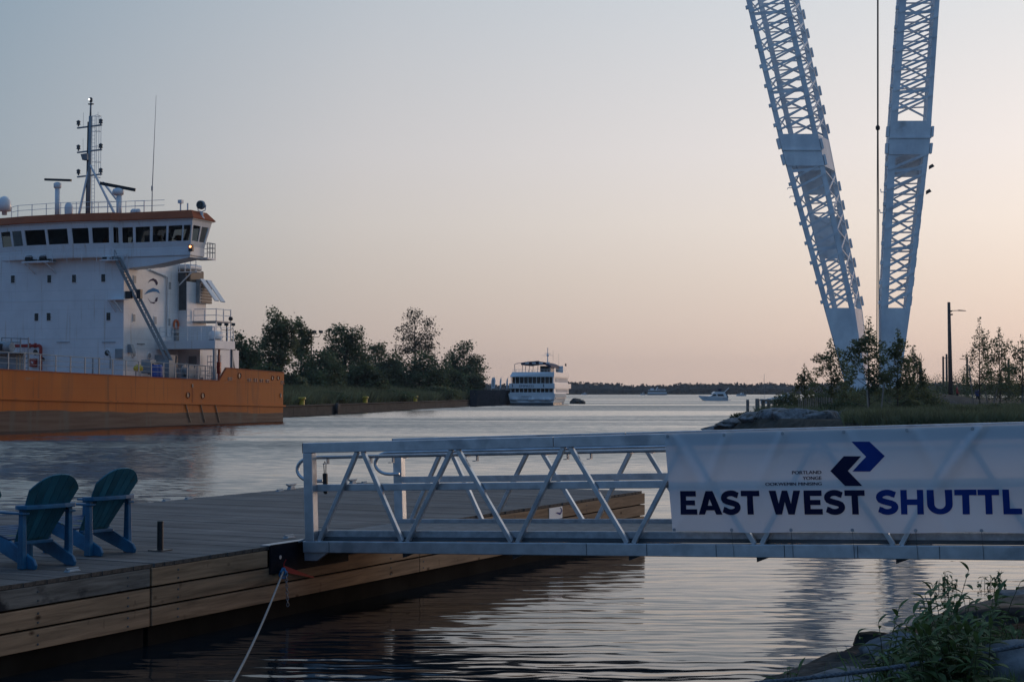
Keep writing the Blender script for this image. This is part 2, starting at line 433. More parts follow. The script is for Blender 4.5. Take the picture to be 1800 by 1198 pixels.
# hull: orange topsides, worn red-brown boot-top with a ragged edge, scuffed rail
M_hull = bpy.data.materials.new('orange_hull'); M_hull.use_nodes = True
def _hull():
    t = M_hull.node_tree; n = t.nodes.new; k = t.links.new
    bs = t.nodes['Principled BSDF']; bs.inputs['Roughness'].default_value = .6; bs.inputs['Specular IOR Level'].default_value = .12
    c = n('ShaderNodeTexCoord')
    sx = n('ShaderNodeSeparateXYZ'); k(c.outputs['Object'], sx.inputs[0])
    def noise(sc, st, det=6):
        mp = n('ShaderNodeMapping'); mp.inputs['Scale'].default_value = st; k(c.outputs['Object'], mp.inputs[0])
        q = n('ShaderNodeTexNoise'); q.inputs['Scale'].default_value = sc; q.inputs['Detail'].default_value = det; k(mp.outputs[0], q.inputs[0])
        return q.outputs[0]
    def math_(op, a, b, cc=None):
        q = n('ShaderNodeMath'); q.operation = op
        for i, v in enumerate((a, b, cc)):
            if v is None: continue
            if isinstance(v, (int, float)): q.inputs[i].default_value = v
            else: k(v, q.inputs[i])
        return q.outputs[0]
    def mixc(f, a, b):
        q = n('ShaderNodeMix'); q.data_type = 'RGBA'; k(f, q.inputs['Factor'])
        for i, v in ((6, a), (7, b)):
            if isinstance(v, tuple): q.inputs[i].default_value = (*v, 1)
            else: k(v, q.inputs[i])
        return q.outputs[2]
    def step(v, a, b):
        q = n('ShaderNodeMapRange'); k(v, q.inputs[0]); q.inputs[1].default_value = a; q.inputs[2].default_value = b; return q.outputs[0]
    n1 = noise(.25, (1, 1, 1)); n2 = noise(1.2, (1, 1, .12)); n3 = noise(1.5, (1, .15, 3)); n4 = noise(.8, (1, .5, 2))
    org = mixc(step(n1, .35, .65), (.43, .10, .012), (.50, .132, .020))
    org = mixc(step(n2, .56, .75), org, (.33, .095, .025))
    org = mixc(step(n4, .68, .8), org, (.30, .20, .14))
    org = mixc(math_('MULTIPLY', step(noise(1.6, (1, 2.2, .10), 8), .60, .70), .55), org, (.16, .055, .02))      # rust runs
    def seam(ax, per, off=0.0):
        q = math_('FRACT', math_('ADD', math_('DIVIDE', sx.outputs[ax], per), off), 0.0); return math_('LESS_THAN', q, .022 / per)
    org = mixc(math_('MULTIPLY', math_('MAXIMUM', seam(1, 4.2), seam(2, 1.55, .25)), .35), org, (.20, .07, .02))   # plate welds
    brn = mixc(step(n3, .35, .65), (.085, .05, .04), (.135, .095, .075))
    brn = mixc(step(n2, .55, .7), brn, (.11, .10, .085))
    zz = math_('ADD', math_('MULTIPLY_ADD', sx.outputs[1], .0153, sx.outputs[2]), math_('MULTIPLY', math_('SUBTRACT', n3, .5), .5))
    col = mixc(step(zz, .93, .98), brn, org)
    k(col, bs.inputs['Base Color'])
_hull()

# water: dark body, Fresnel mirror, wind ripples that die down in slick streaks
M_water = bpy.data.materials.new('harbour_water'); M_water.use_nodes = True
def _water():
    t = M_water.node_tree; n = t.nodes.new; k = t.links.new
    bs = t.nodes['Principled BSDF']
    bs.inputs['Base Color'].default_value = (.008, .014, .018, 1); bs.inputs['Roughness'].default_value = .06
    bs.inputs['IOR'].default_value = 1.333
    g = n('ShaderNodeNewGeometry')
    def noise(sc, st, det=3, rot=0, dist=0):
        mp = n('ShaderNodeMapping'); mp.inputs['Scale'].default_value = st; mp.inputs['Rotation'].default_value = (0, 0, rot); k(g.outputs['Position'], mp.inputs[0])
        q = n('ShaderNodeTexNoise'); q.inputs['Scale'].default_value = sc; q.inputs['Detail'].default_value = det; q.inputs['Distortion'].default_value = dist
        k(mp.outputs[0], q.inputs[0]); return q.outputs[0]
    def mth(op, a, b):
        q = n('ShaderNodeMath'); q.operation = op
        for i, v in enumerate((a, b)):
            if isinstance(v, (int, float)): q.inputs[i].default_value = v
            else: k(v, q.inputs[i])
        return q.outputs[0]
    # slopes added straight to the normal, so that ripples far smaller than a pixel still roughen the mirror
    def slope(sc, st, amp, det=2, rot=0, dist=0, k3=(1, 1, 0)):
        mp = n('ShaderNodeMapping'); mp.inputs['Scale'].default_value = st; mp.inputs['Rotation'].default_value = (0, 0, rot); k(g.outputs['Position'], mp.inputs[0])
        q = n('ShaderNodeTexNoise'); q.inputs['Scale'].default_value = sc; q.inputs['Detail'].default_value = det; q.inputs['Distortion'].default_value = dist
        k(mp.outputs[0], q.inputs[0])
        a = n('ShaderNodeVectorMath'); a.operation = 'SUBTRACT'; k(q.outputs['Color'], a.inputs[0]); a.inputs[1].default_value = (.5, .5, .5)
        b = n('ShaderNodeVectorMath'); b.operation = 'MULTIPLY'; k(a.outputs[0], b.inputs[0]); b.inputs[1].default_value = (amp * k3[0], amp * k3[1], 0)
        return b.outputs[0]
    def vadd(a, b):
        q = n('ShaderNodeVectorMath'); q.operation = 'ADD'; k(a, q.inputs[0]); k(b, q.inputs[1]); return q.outputs[0]
    def vscale(a, f):
        q = n('ShaderNodeVectorMath'); q.operation = 'SCALE'; k(a, q.inputs[0])
        if isinstance(f, (int, float)): q.inputs['Scale'].default_value = f
        else: k(f, q.inputs['Scale'])
        return q.outputs[0]
    ln = n('ShaderNodeVectorMath'); ln.operation = 'LENGTH'; k(g.outputs['Position'], ln.inputs[0])
    op = n('ShaderNodeMapRange'); k(ln.outputs['Value'], op.inputs[0]); op.inputs[1].default_value = 24; op.inputs[2].default_value = 75
    op.inputs[3].default_value = .12; op.inputs[4].default_value = 1.0
    near = vadd(slope(1.2, (.22, 1.4, 1), .035, 1, R(-8), .4, (.2, 1, 0)), vadd(slope(7.0, (.13, 1.2, 1), .085, 1, R(-8), .8, (.3, 1, 0)), slope(17, (.30, 1, 1), .045, 2, R(-6))))
    toward = n('ShaderNodeCombineXYZ'); toward.inputs[1].default_value = -.17      # at a grazing view the near sides of the wavelets are what shows
    def wave(scale, amp, rot, dist, dsc):
        mp = n('ShaderNodeMapping'); mp.inputs['Rotation'].default_value = (0, 0, rot); mp.inputs['Scale'].default_value = (.55, 1, 1); k(g.outputs['Position'], mp.inputs[0])
        q = n('ShaderNodeTexWave'); q.wave_type = 'BANDS'; q.bands_direction = 'Y'; q.inputs['Scale'].default_value = scale; q.inputs['Distortion'].default_value = dist
        q.inputs['Detail'].default_value = 2; q.inputs['Detail Scale'].default_value = dsc; k(mp.outputs[0], q.inputs[0])
        cx = n('ShaderNodeCombineXYZ'); k(mth('MULTIPLY', mth('SUBTRACT', q.outputs['Fac'], .5), amp * .25), cx.inputs[0]); k(mth('MULTIPLY', mth('SUBTRACT', q.outputs['Fac'], .5), amp), cx.inputs[1])
        return cx.outputs[0]
    calm = n('ShaderNodeMapRange'); k(ln.outputs['Value'], calm.inputs[0]); calm.inputs[1].default_value = 14; calm.inputs[2].default_value = 46; calm.inputs[3].default_value = 1; calm.inputs[4].default_value = 0
    gust = n('ShaderNodeMapRange'); k(noise(.45, (.5, 1, 1), 2, 0, .5), gust.inputs[0]); gust.inputs[1].default_value = .35; gust.inputs[2].default_value = .62; gust.inputs[3].default_value = .25; gust.inputs[4].default_value = 1
    near = vadd(near, vscale(vadd(wave(.70, .070, R(-9), 7, 1.0), wave(1.5, .075, R(4), 8, 1.5)), mth('MULTIPLY', calm.outputs[0], gust.outputs[0])))
    slick = noise(.02, (.30, 1.5, 1), 3, 0, 1.2)
    sl = n('ShaderNodeMapRange'); k(slick, sl.inputs[0]); sl.inputs[1].default_value = .42; sl.inputs[2].default_value = .58
    sl.inputs[3].default_value = .40; sl.inputs[4].default_value = 1.1
    far = vscale(vadd(slope(3.0, (.5, 1, 1), .42, 3, R(10)), toward.outputs[0]), mth('MULTIPLY', op.outputs[0], sl.outputs[0]))
    nn = vadd(vadd(g.outputs['Normal'], near), far)
    nm = n('ShaderNodeVectorMath'); nm.operation = 'NORMALIZE'; k(nn, nm.inputs[0]); k(nm.outputs[0], bs.inputs['Normal'])
_water()

# ================================================================== SETTING
def sheet(name, m, poly, z):
    return MB().add([(x, y, z) for x, y in poly], [tuple(range(len(poly)))]).build(name, m)
kind(sheet('water', M_water, [(-4500, -60), (4500, -60), (4500, 5000), (-4500, 5000)], 0.0), 'structure', 'calm rippled harbour water')

def grid(name, m, X, Y, zf, smooth=True):
    b = MB()
    for y in Y:
        for x in X:
            b.v.append((x, y, zf(x, y)))
    nx = len(X)
    for j in range(len(Y) - 1):
        for i in range(nx - 1):
            a = j * nx + i
            b.f.append((a, a + 1, a + nx + 1, a + nx))
    return b.build(name, m, smooth=smooth)
def lin(a, b, n):
    return [a + (b - a) * i / (n - 1) for i in range(n)]
def sstep(a, b, x):
    t = max(0, min(1, (x - a) / (b - a))); return t * t * (3 - 2 * t)
def nz(x, y, z=0.0):
    return mnoise.noise(Vector((x, y, z)))

# --- far island
isl = kind(grid('far_island', M_bankg, lin(-900, 1700, 60), lin(1392, 2000, 12), lambda x, y: -.5 + 2.0 * sstep(1392, 1410, y) + nz(x * .01, y * .01) * .3), 'structure')

# --- leaf-cloud builder
def leaves(pts, size, name, m, parent=None, seed=1, droop=0.0, asp=.5):
    rg = random.Random(seed)
    v, f = [], []
    for (x, y, z, s) in pts:
        a = rg.uniform(0, 6.283); e = rg.uniform(-.9, .9) - droop
        d = Vector((math.cos(a) * math.cos(e), math.sin(a) * math.cos(e), math.sin(e)))
        u = d.cross(Vector((rg.uniform(-1, 1), rg.uniform(-1, 1), rg.uniform(-1, 1))))
        if u.length < 1e-3: u = Vector((1, 0, 0))
        u.normalize()
        L = size * s * rg.uniform(.7, 1.4); w = L * asp
        c = Vector((x, y, z)); b = len(v)
        v += [c - d * (L / 2), c + u * (w / 2) - d * L * .05, c + d * (L / 2), c - u * (w / 2) - d * L * .05]
        f.append((b, b + 1, b + 2, b + 3))
    me = bpy.data.meshes.new(name); me.from_pydata([tuple(q) for q in v], [], f); me.materials.append(m); me.update()
    return link(name, me, parent)

# far wooded shore: reads as one mass
def far_woods():
    rg = random.Random(5); pts = []
    def H(x): return 8.6 + 3.0 * nz(x * .012, 3.1) + 2.2 * nz(x * .045, 8.7) + 1.2 * nz(x * .15, 2.2)
    v, f = [], []
    xs = [-440 + 3.0 * i for i in range(340)]
    for x in xs:
        h = H(x); v += [(x, 1412, .6), (x + rg.uniform(-1, 1), 1413, h * .55), (x + rg.uniform(-1, 1), 1418, h * .88), (x, 1428, h * .96), (x, 1450, .6)]
    for i in range(len(xs) - 1):
        for k in range(4): f.append((i * 5 + k, (i + 1) * 5 + k, (i + 1) * 5 + k + 1, i * 5 + k + 1))
    for x in xs:
        h = H(x)
        for _ in range(46):
            t = rg.random() ** .8
            pts.append((x + rg.gauss(0, 2.2), 1411 + 10 * t + rg.gauss(0, 1.5), .8 + h * t * rg.uniform(.82, 1.06), rg.uniform(.6, 1.3)))
    for (x, y, z, s) in pts:
        a = rg.uniform(0, 3.14); r = 1.15 * s; dx, dy = math.cos(a) * r, math.sin(a) * r; b = len(v)
        v += [(x - dx, y - dy, z - r * .5), (x + dx, y + dy, z - r * .6), (x + dx * .6, y + dy, z + r * .5), (x - dx * .5, y - dy, z + r * .7)]
        f.append((b, b + 1, b + 2, b + 3))
    me = bpy.data.meshes.new('far_woods'); me.from_pydata(v, [], f); me.materials.append(M_wood_far); me.update()
    kind(link('far_woods', me), 'stuff', 'dark tree line along the far island shore')
far_woods()

# --- trees
DENS = 1.6
def tree(name, label, base, h, blobs, m, n, leaf, seed, group=None, trunk=.18, cat='tree', asp=.5, droop=.15, lean=0.0, multi=1):
    """blobs: (dx, dz fraction, rx, rz) crown clumps round the axis"""
    rg = random.Random(seed)
    e = empty(name, base, label=label, cat=cat, group=group)
    tb = MB(); pts = []
    n = int(n * DENS); tot = sum(b[2] * b[2] * b[3] for b in blobs)
    for s_ in range(multi):
        ox = 0 if multi == 1 else rg.uniform(-.5, .5) * trunk * 6
        top = Vector((lean * h + ox * 1.5, 0, h * .88))
        line = [Vector((ox * .3, 0, -.3)) + (top - Vector((ox * .3, 0, -.3))) * t + Vector((rg.uniform(-1, 1), rg.uniform(-1, 1), 0)) * trunk * (.5 if 0 < t < 1 else 0) for t in (0, .2, .4, .6, .8, 1)]
        tb.path(line, [trunk * q for q in (1.25, 1, .8, .6, .38, .12)], 7)
    for (dx, fz, rx, rz) in blobs:
        c = Vector((dx, rg.uniform(-.5, .5) * rx, h * fz))
        k = max(3, int(5 * rx / max(.2, h * .12)))
        a0 = Vector((lean * h * fz, 0, max(.1 * h, c.z - rz * 1.0 - abs(dx) * .4)))
        tb.path([a0, (a0 + c) / 2 + Vector((0, 0, -.06 * h * .3)), c], [trunk * .45, trunk * .3, trunk * .1], 5)
        cl = []
        for _ in range(k * 3):
            v = Vector((rg.gauss(0, 1), rg.gauss(0, 1), rg.gauss(0, 1)))
            v = v.normalized() * rg.uniform(.45, 1.0)
            q = c + Vector((v.x * rx, v.y * rx, v.z * rz))
            cl.append(q)
            if rg.random() < .6: tb.tube(c, q, trunk * .12, 4, trunk * .03)
        cnt = int(n * rx * rx * rz / tot)
        for _ in range(cnt):
            if rg.random() < .72:
                q = rg.choice(cl); s = .30
                pts.append((q.x + rg.gauss(0, rx * s * .75), q.y + rg.gauss(0, rx * s * .75), q.z + rg.gauss(0, rz * s * .6), rg.uniform(.7, 1.3)))
            else:
                v = Vector((rg.gauss(0, 1), rg.gauss(0, 1), rg.gauss(0, 1))).normalized() * rg.random() ** .5
                pts.append((c.x + v.x * rx * .95, c.y + v.y * rx * .95, c.z + v.z * rz * .95, rg.uniform(.7, 1.3)))
    tb.build('trunk', M_trunk, e, smooth=True, fix=False)
    leaves(pts, leaf, 'crown', m, e, seed + 1, droop, asp)
    return e

# --- left bank with its seawall
WA, WB = gnd(470, 733.5), gnd(855, 711.8)          # waterline of the seawall
wd = (WB - WA).normalized(); wn = Vector((-wd.y, wd.x, 0))     # wn points inland (left)
WALL0 = WA - wd * 130
def bank_z(x, y):
    p = Vector((x, y, 0)) - WA
    d = p.dot(wn); t = p.dot(wd)
    return -.8 if d < .6 else .85 + .9 * sstep(.6, 9, d) + .25 * nz(x * .15, y * .15)
bb = MB()
_T = lin(-6, (WB - WA).length + 14, 46); _D = [.7, 1.5, 3, 5, 8, 12, 18, 30, 60, 140, 300]
for d in _D:
    for t in _T:
        p = WA + wd * t + wn * d
        bb.v.append((p.x, p.y, .9 + .9 * sstep(.6, 9, d) + .25 * nz(p.x * .15, p.y * .15)))
for j in range(len(_D) - 1):
    for i in range(len(_T) - 1):
        a = j * len(_T) + i; bb.f.append((a, a + 1, a + len(_T) + 1, a + len(_T)))
kind(bb.build('left_bank', M_bankg, smooth=True), 'structure')
wall_e = empty('seawall', WA, (0, 0, math.atan2(wd.y, wd.x)), 'low brown concrete seawall below the trees on the left bank', 'seawall')
Lw = (WB - WA).length
sb = MB(); t = -9.3
while t < Lw + 6:
    L = 9.3
    MB().box(t, t + L - .06, 0, .8, -1.0, .92 + .03 * math.sin(t)).build('wall_panel', M_wall, wall_e)
    t += L
MB().box(-9.3, Lw + 6, -.1, .9, .97, 1.1).build('coping', M_wall, wall_e)
def along_wall(px, inland):
    """point on the bank seen at pixel column px, so many metres behind the seawall"""
    lo, hi = -130.0, 400.0
    for _ in range(60):
        md = (lo + hi) / 2; p = WA + wd * md + wn * inland
        if 900 + FPX * p.x / p.y < px: lo = md
        else: hi = md
    p = WA + wd * lo + wn * inland
    return p
# yellow bollards on the coping
for px, lb in ((531, 'yellow mooring bollard on the seawall just right of the orange ship'), (642, 'middle of three yellow mooring bollards on the seawall'), (730, 'rightmost of three yellow mooring bollards on the seawall')):
    p = along_wall(px, .12)
    e = empty('mooring_bollard', (p.x, p.y, 1.1), label=lb, cat='bollard', group='yellow bollards along the seawall'); e.scale = (1.15, 1.15, 1.15)
    MB().lathe((0, 0, 0), [(.24, 0), (.24, .42), (.20, .48)], 12).build('post', M_yel, e)
    MB().lathe((0, 0, .48), [(.20, 0), (.36, .05), (.36, .16), (.28, .22)], 12).build('head', M_yel, e)
p = along_wall(593, -.25)
tag(MB().lathe((0, 0, 0), [(.30, -.22), (.62, -.24), (.78, -.12), (.78, .12), (.62, .24), (.30, .22), (.3, -.22)], 18, 'y').build('tyre_fender', M_rubber), 'black tyre fender hanging on the seawall between yellow bollards', 'tyre')
bpy.data.objects['tyre_fender'].location = (p.x, p.y, .42); bpy.data.objects['tyre_fender'].rotation_euler = (0, 0, math.atan2(wd.y, wd.x))

G_lt = 'trees on the left bank'
def bank_tree(label, px, top, inland, wpx, blobs, m, n, leaf, seed, name='bank_tree', **kw):
    p = along_wall(px, inland); g = 1.6
    hgt = at(px, top, p.y).z - g
    s = wpx / FPX * p.y / 2
    tree(name, label, (p.x, p.y, g), hgt, [(a * s, b, c * s, d * hgt) for a, b, c, d in blobs], m, n, leaf, seed, G_lt, **kw)
bank_tree('bushy tree behind the stern rail of the orange ship', 432, 582, 22, 80, [(-.3, .78, .45, .2), (.3, .6, .6, .25), (0, .42, .85, .3)], M_leafB, 3400, .42, 11)
bank_tree('tallest leafy tree right behind the orange ship stern', 493, 541, 15, 78, [(-.15, .84, .45, .16), (.25, .72, .55, .17), (-.45, .66, .5, .16), (0, .5, .75, .14), (-.3, .36, .5, .1)], M_leafA, 3600, .36, 12, trunk=.22)
bank_tree('slimmer tree with visible trunk left of the floodlight mast', 530, 552, 16, 52, [(-.1, .86, .45, .12), (.35, .72, .55, .14), (-.4, .62, .5, .13), (.1, .52, .6, .1)], M_leafA, 1700, .36, 13, trunk=.2)
bank_tree('broad dense round-topped tree right of the floodlight mast', 606, 566, 15, 92, [(-.35, .82, .45, .17), (.3, .78, .5, .19), (0, .6, .85, .24), (-.5, .46, .5, .2), (.55, .45, .5, .2), (0, .3, .8, .2)], M_leafB, 5600, .38, 14, trunk=.3)
bank_tree('mid-height spreading tree between the dense tree and the airy one', 670, 600, 14, 78, [(-.2, .8, .5, .2), (.45, .66, .5, .16), (-.5, .58, .5, .18), (.1, .42, .8, .2)], M_leafA, 2600, .4, 15, trunk=.22)
bank_tree('tall airy tree with thin reddish-grey foliage and open branches', 730, 539, 12, 84, [(-.05, .88, .42, .13), (-.35, .72, .45, .13), (.45, .74, .5, .14), (.1, .58, .7, .15), (.55, .5, .45, .12), (-.5, .52, .45, .1)], M_leafE, 2100, .36, 16, trunk=.26)
bank_tree('rightmost tree of the left bank, above the dark wall', 816, 597, 9, 76, [(0, .84, .4, .16), (.4, .62, .5, .16), (-.45, .6, .55, .2), (.1, .42, .85, .2), (.5, .3, .5, .12)], M_leafB, 4200, .42, 17, trunk=.24)
DENS = 2.2
bl = [('round bush left of the tallest bank tree', 472, 640, 14, 70, 21), ('dark bush under the two slim bank trees', 512, 655, 11, 60, 22), ('wide green bush below the floodlight mast', 562, 615, 12, 96, 23),
      ('bush beneath the dense round-topped tree', 640, 636, 9, 80, 24), ('dark thicket left of the airy tree trunk', 690, 628, 12, 70, 25), ('large rounded bush beneath the airy tree', 745, 615, 7, 96, 26),
      ('bush in the gap before the rightmost bank tree', 785, 640, 6, 70, 27), ('low bush at the tip of the left bank', 828, 655, 4, 46, 28)]
for lb, px, top, inl, w, sd in bl:
    bank_tree(lb, px, top, inl, w, [(-.5, .55, .5, .34), (.45, .5, .55, .34), (0, .72, .55, .28), (0, .3, .95, .3)], (M_leafB, M_leafA, M_leafB)[sd % 3], 3000, .42, sd, name='bank_bush', cat='bush', trunk=.1)
for k, (lb, px, top, w) in enumerate([('low green bush spilling over the seawall right of the first yellow bollard', 575, 686, 70), ('low bush hanging over the seawall left of the middle bollard', 618, 690, 46), ('low green bush between the middle and right yellow bollards', 690, 684, 74), ('bush spilling to the water right of the yellow bollards', 772, 676, 84), ('last low bush over the seawall before the dark wall', 820, 680, 56)]):
    bank_tree(lb, px, top, 2.2, w, [(-.5, .45, .5, .36), (.45, .4, .55, .36), (0, .62, .55, .3), (0, .2, .95, .36)], M_leafA if k % 2 else M_leafB, 1500, .36, 140 + k, name='bank_bush', cat='bush', trunk=.06)
# reeds and long grass on the bank
def blades(name, m, places, hgt, seed, w=.05, parent=None):
    rg = random.Random(seed); v, f = [], []
    for (x, y, z) in places:
        h = hgt * rg.uniform(.5, 1.25); a = rg.uniform(0, 6.28); dx, dy = math.cos(a) * w, math.sin(a) * w
        lx, ly = rg.gauss(0, .22) * h, rg.gauss(0, .22) * h; b = len(v)
        v += [(x - dx, y - dy, z), (x + dx, y + dy, z), (x + lx + dx * .5, y + ly, z + h * .6), (x + lx * 1.8, y + ly * 1.8, z + h)]
        f += [(b, b + 1, b + 2), (b, b + 2, b + 3)]
    me = bpy.data.meshes.new(name); me.from_pydata(v, [], f); me.materials.append(m); me.update()
    return link(name, me, parent)
rg = random.Random(31); pl = []
for _ in range(22000):
    t = rg.uniform(-5, Lw + 4); d = .75 + 12 * rg.random() ** 1.6
    p = WA + wd * t + wn * d
    pl.append((p.x, p.y, (1.0 if d < 1 else .85) + .9 * sstep(.6, 9, d)))
kind(blades('reeds', M_grass, pl, 1.5, 32, .09), 'stuff', 'tall green grass along the left bank')

# floodlight masts
def flood(px, top, inland, label, heads):
    p = along_wall(px, inland); h = at(px, top, p.y).z - 1.5
    e = empty('floodlight_mast', (p.x, p.y, 1.5), label=label, cat='light mast')
    MB().tube((0, 0, 0), (0, 0, h), .16, 8, .09).build('pole', M_pole, e)
    for k in range(heads):
        x = (k - (heads - 1) / 2) * 1.0
        MB().path([(0, 0, h - .9), (x * .8, 0, h - .75), (x, 0, h - .2)], .05, 6).build('arm', M_pole, e)
        MB().hexa([(x - .3, -.25, h - .2), (x + .3, -.25, h - .2), (x + .22, .2, h - .2), (x - .22, .2, h - .2)], [(x - .34, -.3, h + .25), (x + .34, -.3, h + .12), (x + .25, .2, h + .2), (x - .25, .2, h + .25)]).build('lamp_head', M_pole, e)
flood(398, 570, 30, 'three-headed floodlight mast rising behind the ship stern deck', 3)
flood(547, 583, 20, 'floodlight mast with clustered heads between bank trees', 4)

# dark sheet-pile wall with feather flags beside the cruise boat
pw0, pw1 = gnd(838, 713.5), gnd(900, 711)
pe = empty('sheet_pile_wall', pw0, (0, 0, math.atan2((pw1 - pw0).y, (pw1 - pw0).x)), 'dark sheet-pile wall between the left bank and the white cruise boat', 'wall')
Lp = (pw1 - pw0).length
x = 0.0
while x < Lp:
    MB().prism([(x, .0), (x + .25, .35), (x + .75, .35), (x + 1.0, 0), (x + 1.0, 1.2), (x, 1.2)], -1, 2.75).build('pile', M_pile, pe)
    x += 1.02
for px, lb in ((862, 'leftmost white feather flag, the widest, on the dark wall'), (877, 'middle white feather flag on the dark wall'), (889, 'feather flag nearest the cruise boat')):
    u = (px - 838) / 62 * Lp
    q = pw0 + (pw1 - pw0) * (u / Lp) + Vector((0, .8, 0))
    e = empty('feather_flag', (q.x, q.y, 2.75), label=lb, cat='flag', group='feather flags on the dark wall'); e.scale = (1.25, 1.25, 1.15)
    MB().path([(0, 0, 0), (.0, 0, 1.3), (.12, 0, 1.85), (.35, 0, 2.1)], .025, 5).build('pole', M_white2, e)
    wv = .48 if px == 862 else .14
    MB().prism([(.03, .25), (.03 + wv, .3), (.12 + wv, 1.5), (.1 + wv * .8, 2.0), (.12, 1.85), (.03, 1.3)], -.012, .012, 'y').build('cloth', M_white2, e)
    if px == 862:
        MB().box(.16, .34, -.02, -.014, .5, 1.6).build('print', M_grey, e)
# rubble spit right of the cruise boat
def rock(name, label, loc, sx, sy, sz, m, seed, group=None, rotz=0, cat='rock'):
    bm = bmesh.new(); bmesh.ops.create_icosphere(bm, subdivisions=4, radius=1)
    rr = random.Random(seed); cuts = []
    for _ in range(13):
        w_ = Vector((rr.gauss(0, 1), rr.gauss(0, 1), rr.gauss(0, .8))).normalized(); cuts.append((w_, rr.uniform(.55, .9)))
    for v in bm.verts:
        d = v.co.normalized()
        q = 1 + .22 * nz(d.x * 1.3 + seed, d.y * 1.3, d.z * 1.3) + .10 * nz(d.x * 4 + seed, d.y * 4, d.z * 4) + .045 * nz(d.x * 10 + seed, d.y * 10, d.z * 10)
        c = d * q
        for w_, lim in cuts:                    # broken faces
            k_ = c.dot(w_)
            if k_ > lim: c -= w_ * (k_ - lim) * .9
        v.co = (c.x * sx, c.y * sy, c.z * sz)
    me = bpy.data.meshes.new(name); bm.to_mesh(me); bm.free(); me.materials.append(m); me.shade_smooth()
    o = link(name, me, None, loc, (0, 0, rotz)); tag(o, label, cat, group); return o
q = gnd(1012, 709)
rock('breakwater_rock', 'dark rubble rock in the water right of the cruise boat, the larger one', (q.x, q.y, .2), 1.5, 2.2, 1.0, M_rockd, 41)
q = gnd(1023, 709.5)
rock('breakwater_rock', 'small dark rock at the right end of the rubble beside the cruise boat', (q.x, q.y, .1), .9, 1.5, .7, M_rockd, 43)

# --- peninsula on the right
SHORE = [(1226, 758.5), (1290, 762), (1420, 770), (1600, 790), (1900, 815)]
shp = [gnd(*q) for q in SHORE]
def pen_front(x):
    for a, b in zip(shp, shp[1:]):
        if x <= b.x: return a.y + (b.y - a.y) * (x - a.x) / (b.x - a.x)
    return shp[-1].y
TIP = shp[0]
CRX, CRY = at(1535, 680, 150).x, 150.0
def pen_left(y):            # left shoreline x for depth y
    if y < TIP.y: return TIP.x
    return TIP.x + (min(y, 116) - TIP.y) * .44 + max(0, y - 116) * .19
def pen_z(x, y):
    d = min(y - pen_front(max(x, TIP.x)), (x - pen_left(y)) * .9)
    z = -.6 + 1.55 * sstep(-.6, 3.2, d) + .35 * sstep(4, 30, d)
    r = math.hypot((x - CRX) / 9, (y - CRY) / 14)
    z += 1.45 * sstep(1.6, .35, r)
    return z + .06 * nz(x * .5, y * .5)
_px = [8 + .8 * i for i in range(60)] + [56 + 4 * i for i in range(22)]
_py = [70 + 1.0 * i for i in range(90)] + [160 + 8 * i for i in range(20)]
kind(grid('peninsula', M_earth, _px, _py, pen_z), 'structure', 'low planted peninsula with the crane')

# ================================================================== PENINSULA THINGS
def pz(p): return pen_z(p[0], p[1])
def on_pen(px, Y):
    x = (px - 900) / FPX * Y
    return Vector((x, Y, pen_z(x, Y)))
# shore rocks
G_rk = 'flat grey rocks along the peninsula edge'
for i, (px, Y, sx, sy, sz, lb) in enumerate([
    (1262, 99.2, 1.3, 1.0, .30, 'pale flat rock at the very tip of the peninsula'), (1300, 97.3, 1.9, 1.2, .42, 'pale flat rock below the dark round shrubs at the tip'),
    (1340, 95.6, 1.7, 1.1, .46, 'flat grey shore rock below the timber posts'), (1385, 94, 1.6, 1.1, .5, 'flat grey shore rock left of the slat fence'),
    (1428, 92.5, 1.3, 1.0, .6, 'grey shore rock under the slat fence'), (1465, 91.5, 1.5, 1.0, .65, 'rightmost pale shore rock above the banner edge'),
    (1282, 96.4, 1.5, .8, .36, 'low slab of rock in front of the tip, touching the banner top'), (1322, 94.6, 1.6, .9, .42, 'second low slab of rock just above the banner, right of the tip'), (1362, 92.8, 1.7, .9, .48, 'third low slab of rock just above the banner top'), (1404, 91.2, 1.7, .9, .5, 'fourth low slab of rock just above the banner, under the fence end'), (1446, 90, 1.6, .9, .5, 'fifth low slab of rock just above the banner top'), (1492, 88.8, 1.7, .9, .5, 'last low slab of rock before the grass meets the banner')]):
    p = on_pen(px, Y)
    rock('shore_rock', lb, (p.x, p.y, max(.12, p.z + sz * (-.25 if i < 6 else .12))), sx, sy, sz, M_rock, 50 + i, G_rk, i * .7)
# timber posts of a small landing
G_po = 'timber posts of the small landing'
for px, top, r, lb in ((1314, 702, .11, 'leftmost pale timber post at the peninsula tip'), (1331, 700, .15, 'thick second timber post from the left at the landing'), (1341, 704, .13, 'third timber post of the landing, beside the thick one'),
                       (1351, 704, .09, 'slim fourth timber post under the landing rail'), (1363, 704, .09, 'rightmost slim timber post of the landing')):
    p = on_pen(px, 112); p.z = min(p.z, 0.2); zt = at(px, top, 112).z
    o = MB().lathe((0, 0, 0), [(r, -.6), (r * 1.02, .6), (r, zt - p.z - .05), (r * .8, zt - p.z)], 10).build('timber_post', M_wpost)
    o.location = p; tag(o, lb, 'post', G_po)
a, b = at(1338, 703, 111.6), at(1376, 705, 113)
tag(MB().bar(a, b, .3, .1).build('landing_rail', M_wpost), 'horizontal timber rail lying across the landing posts', 'rail')
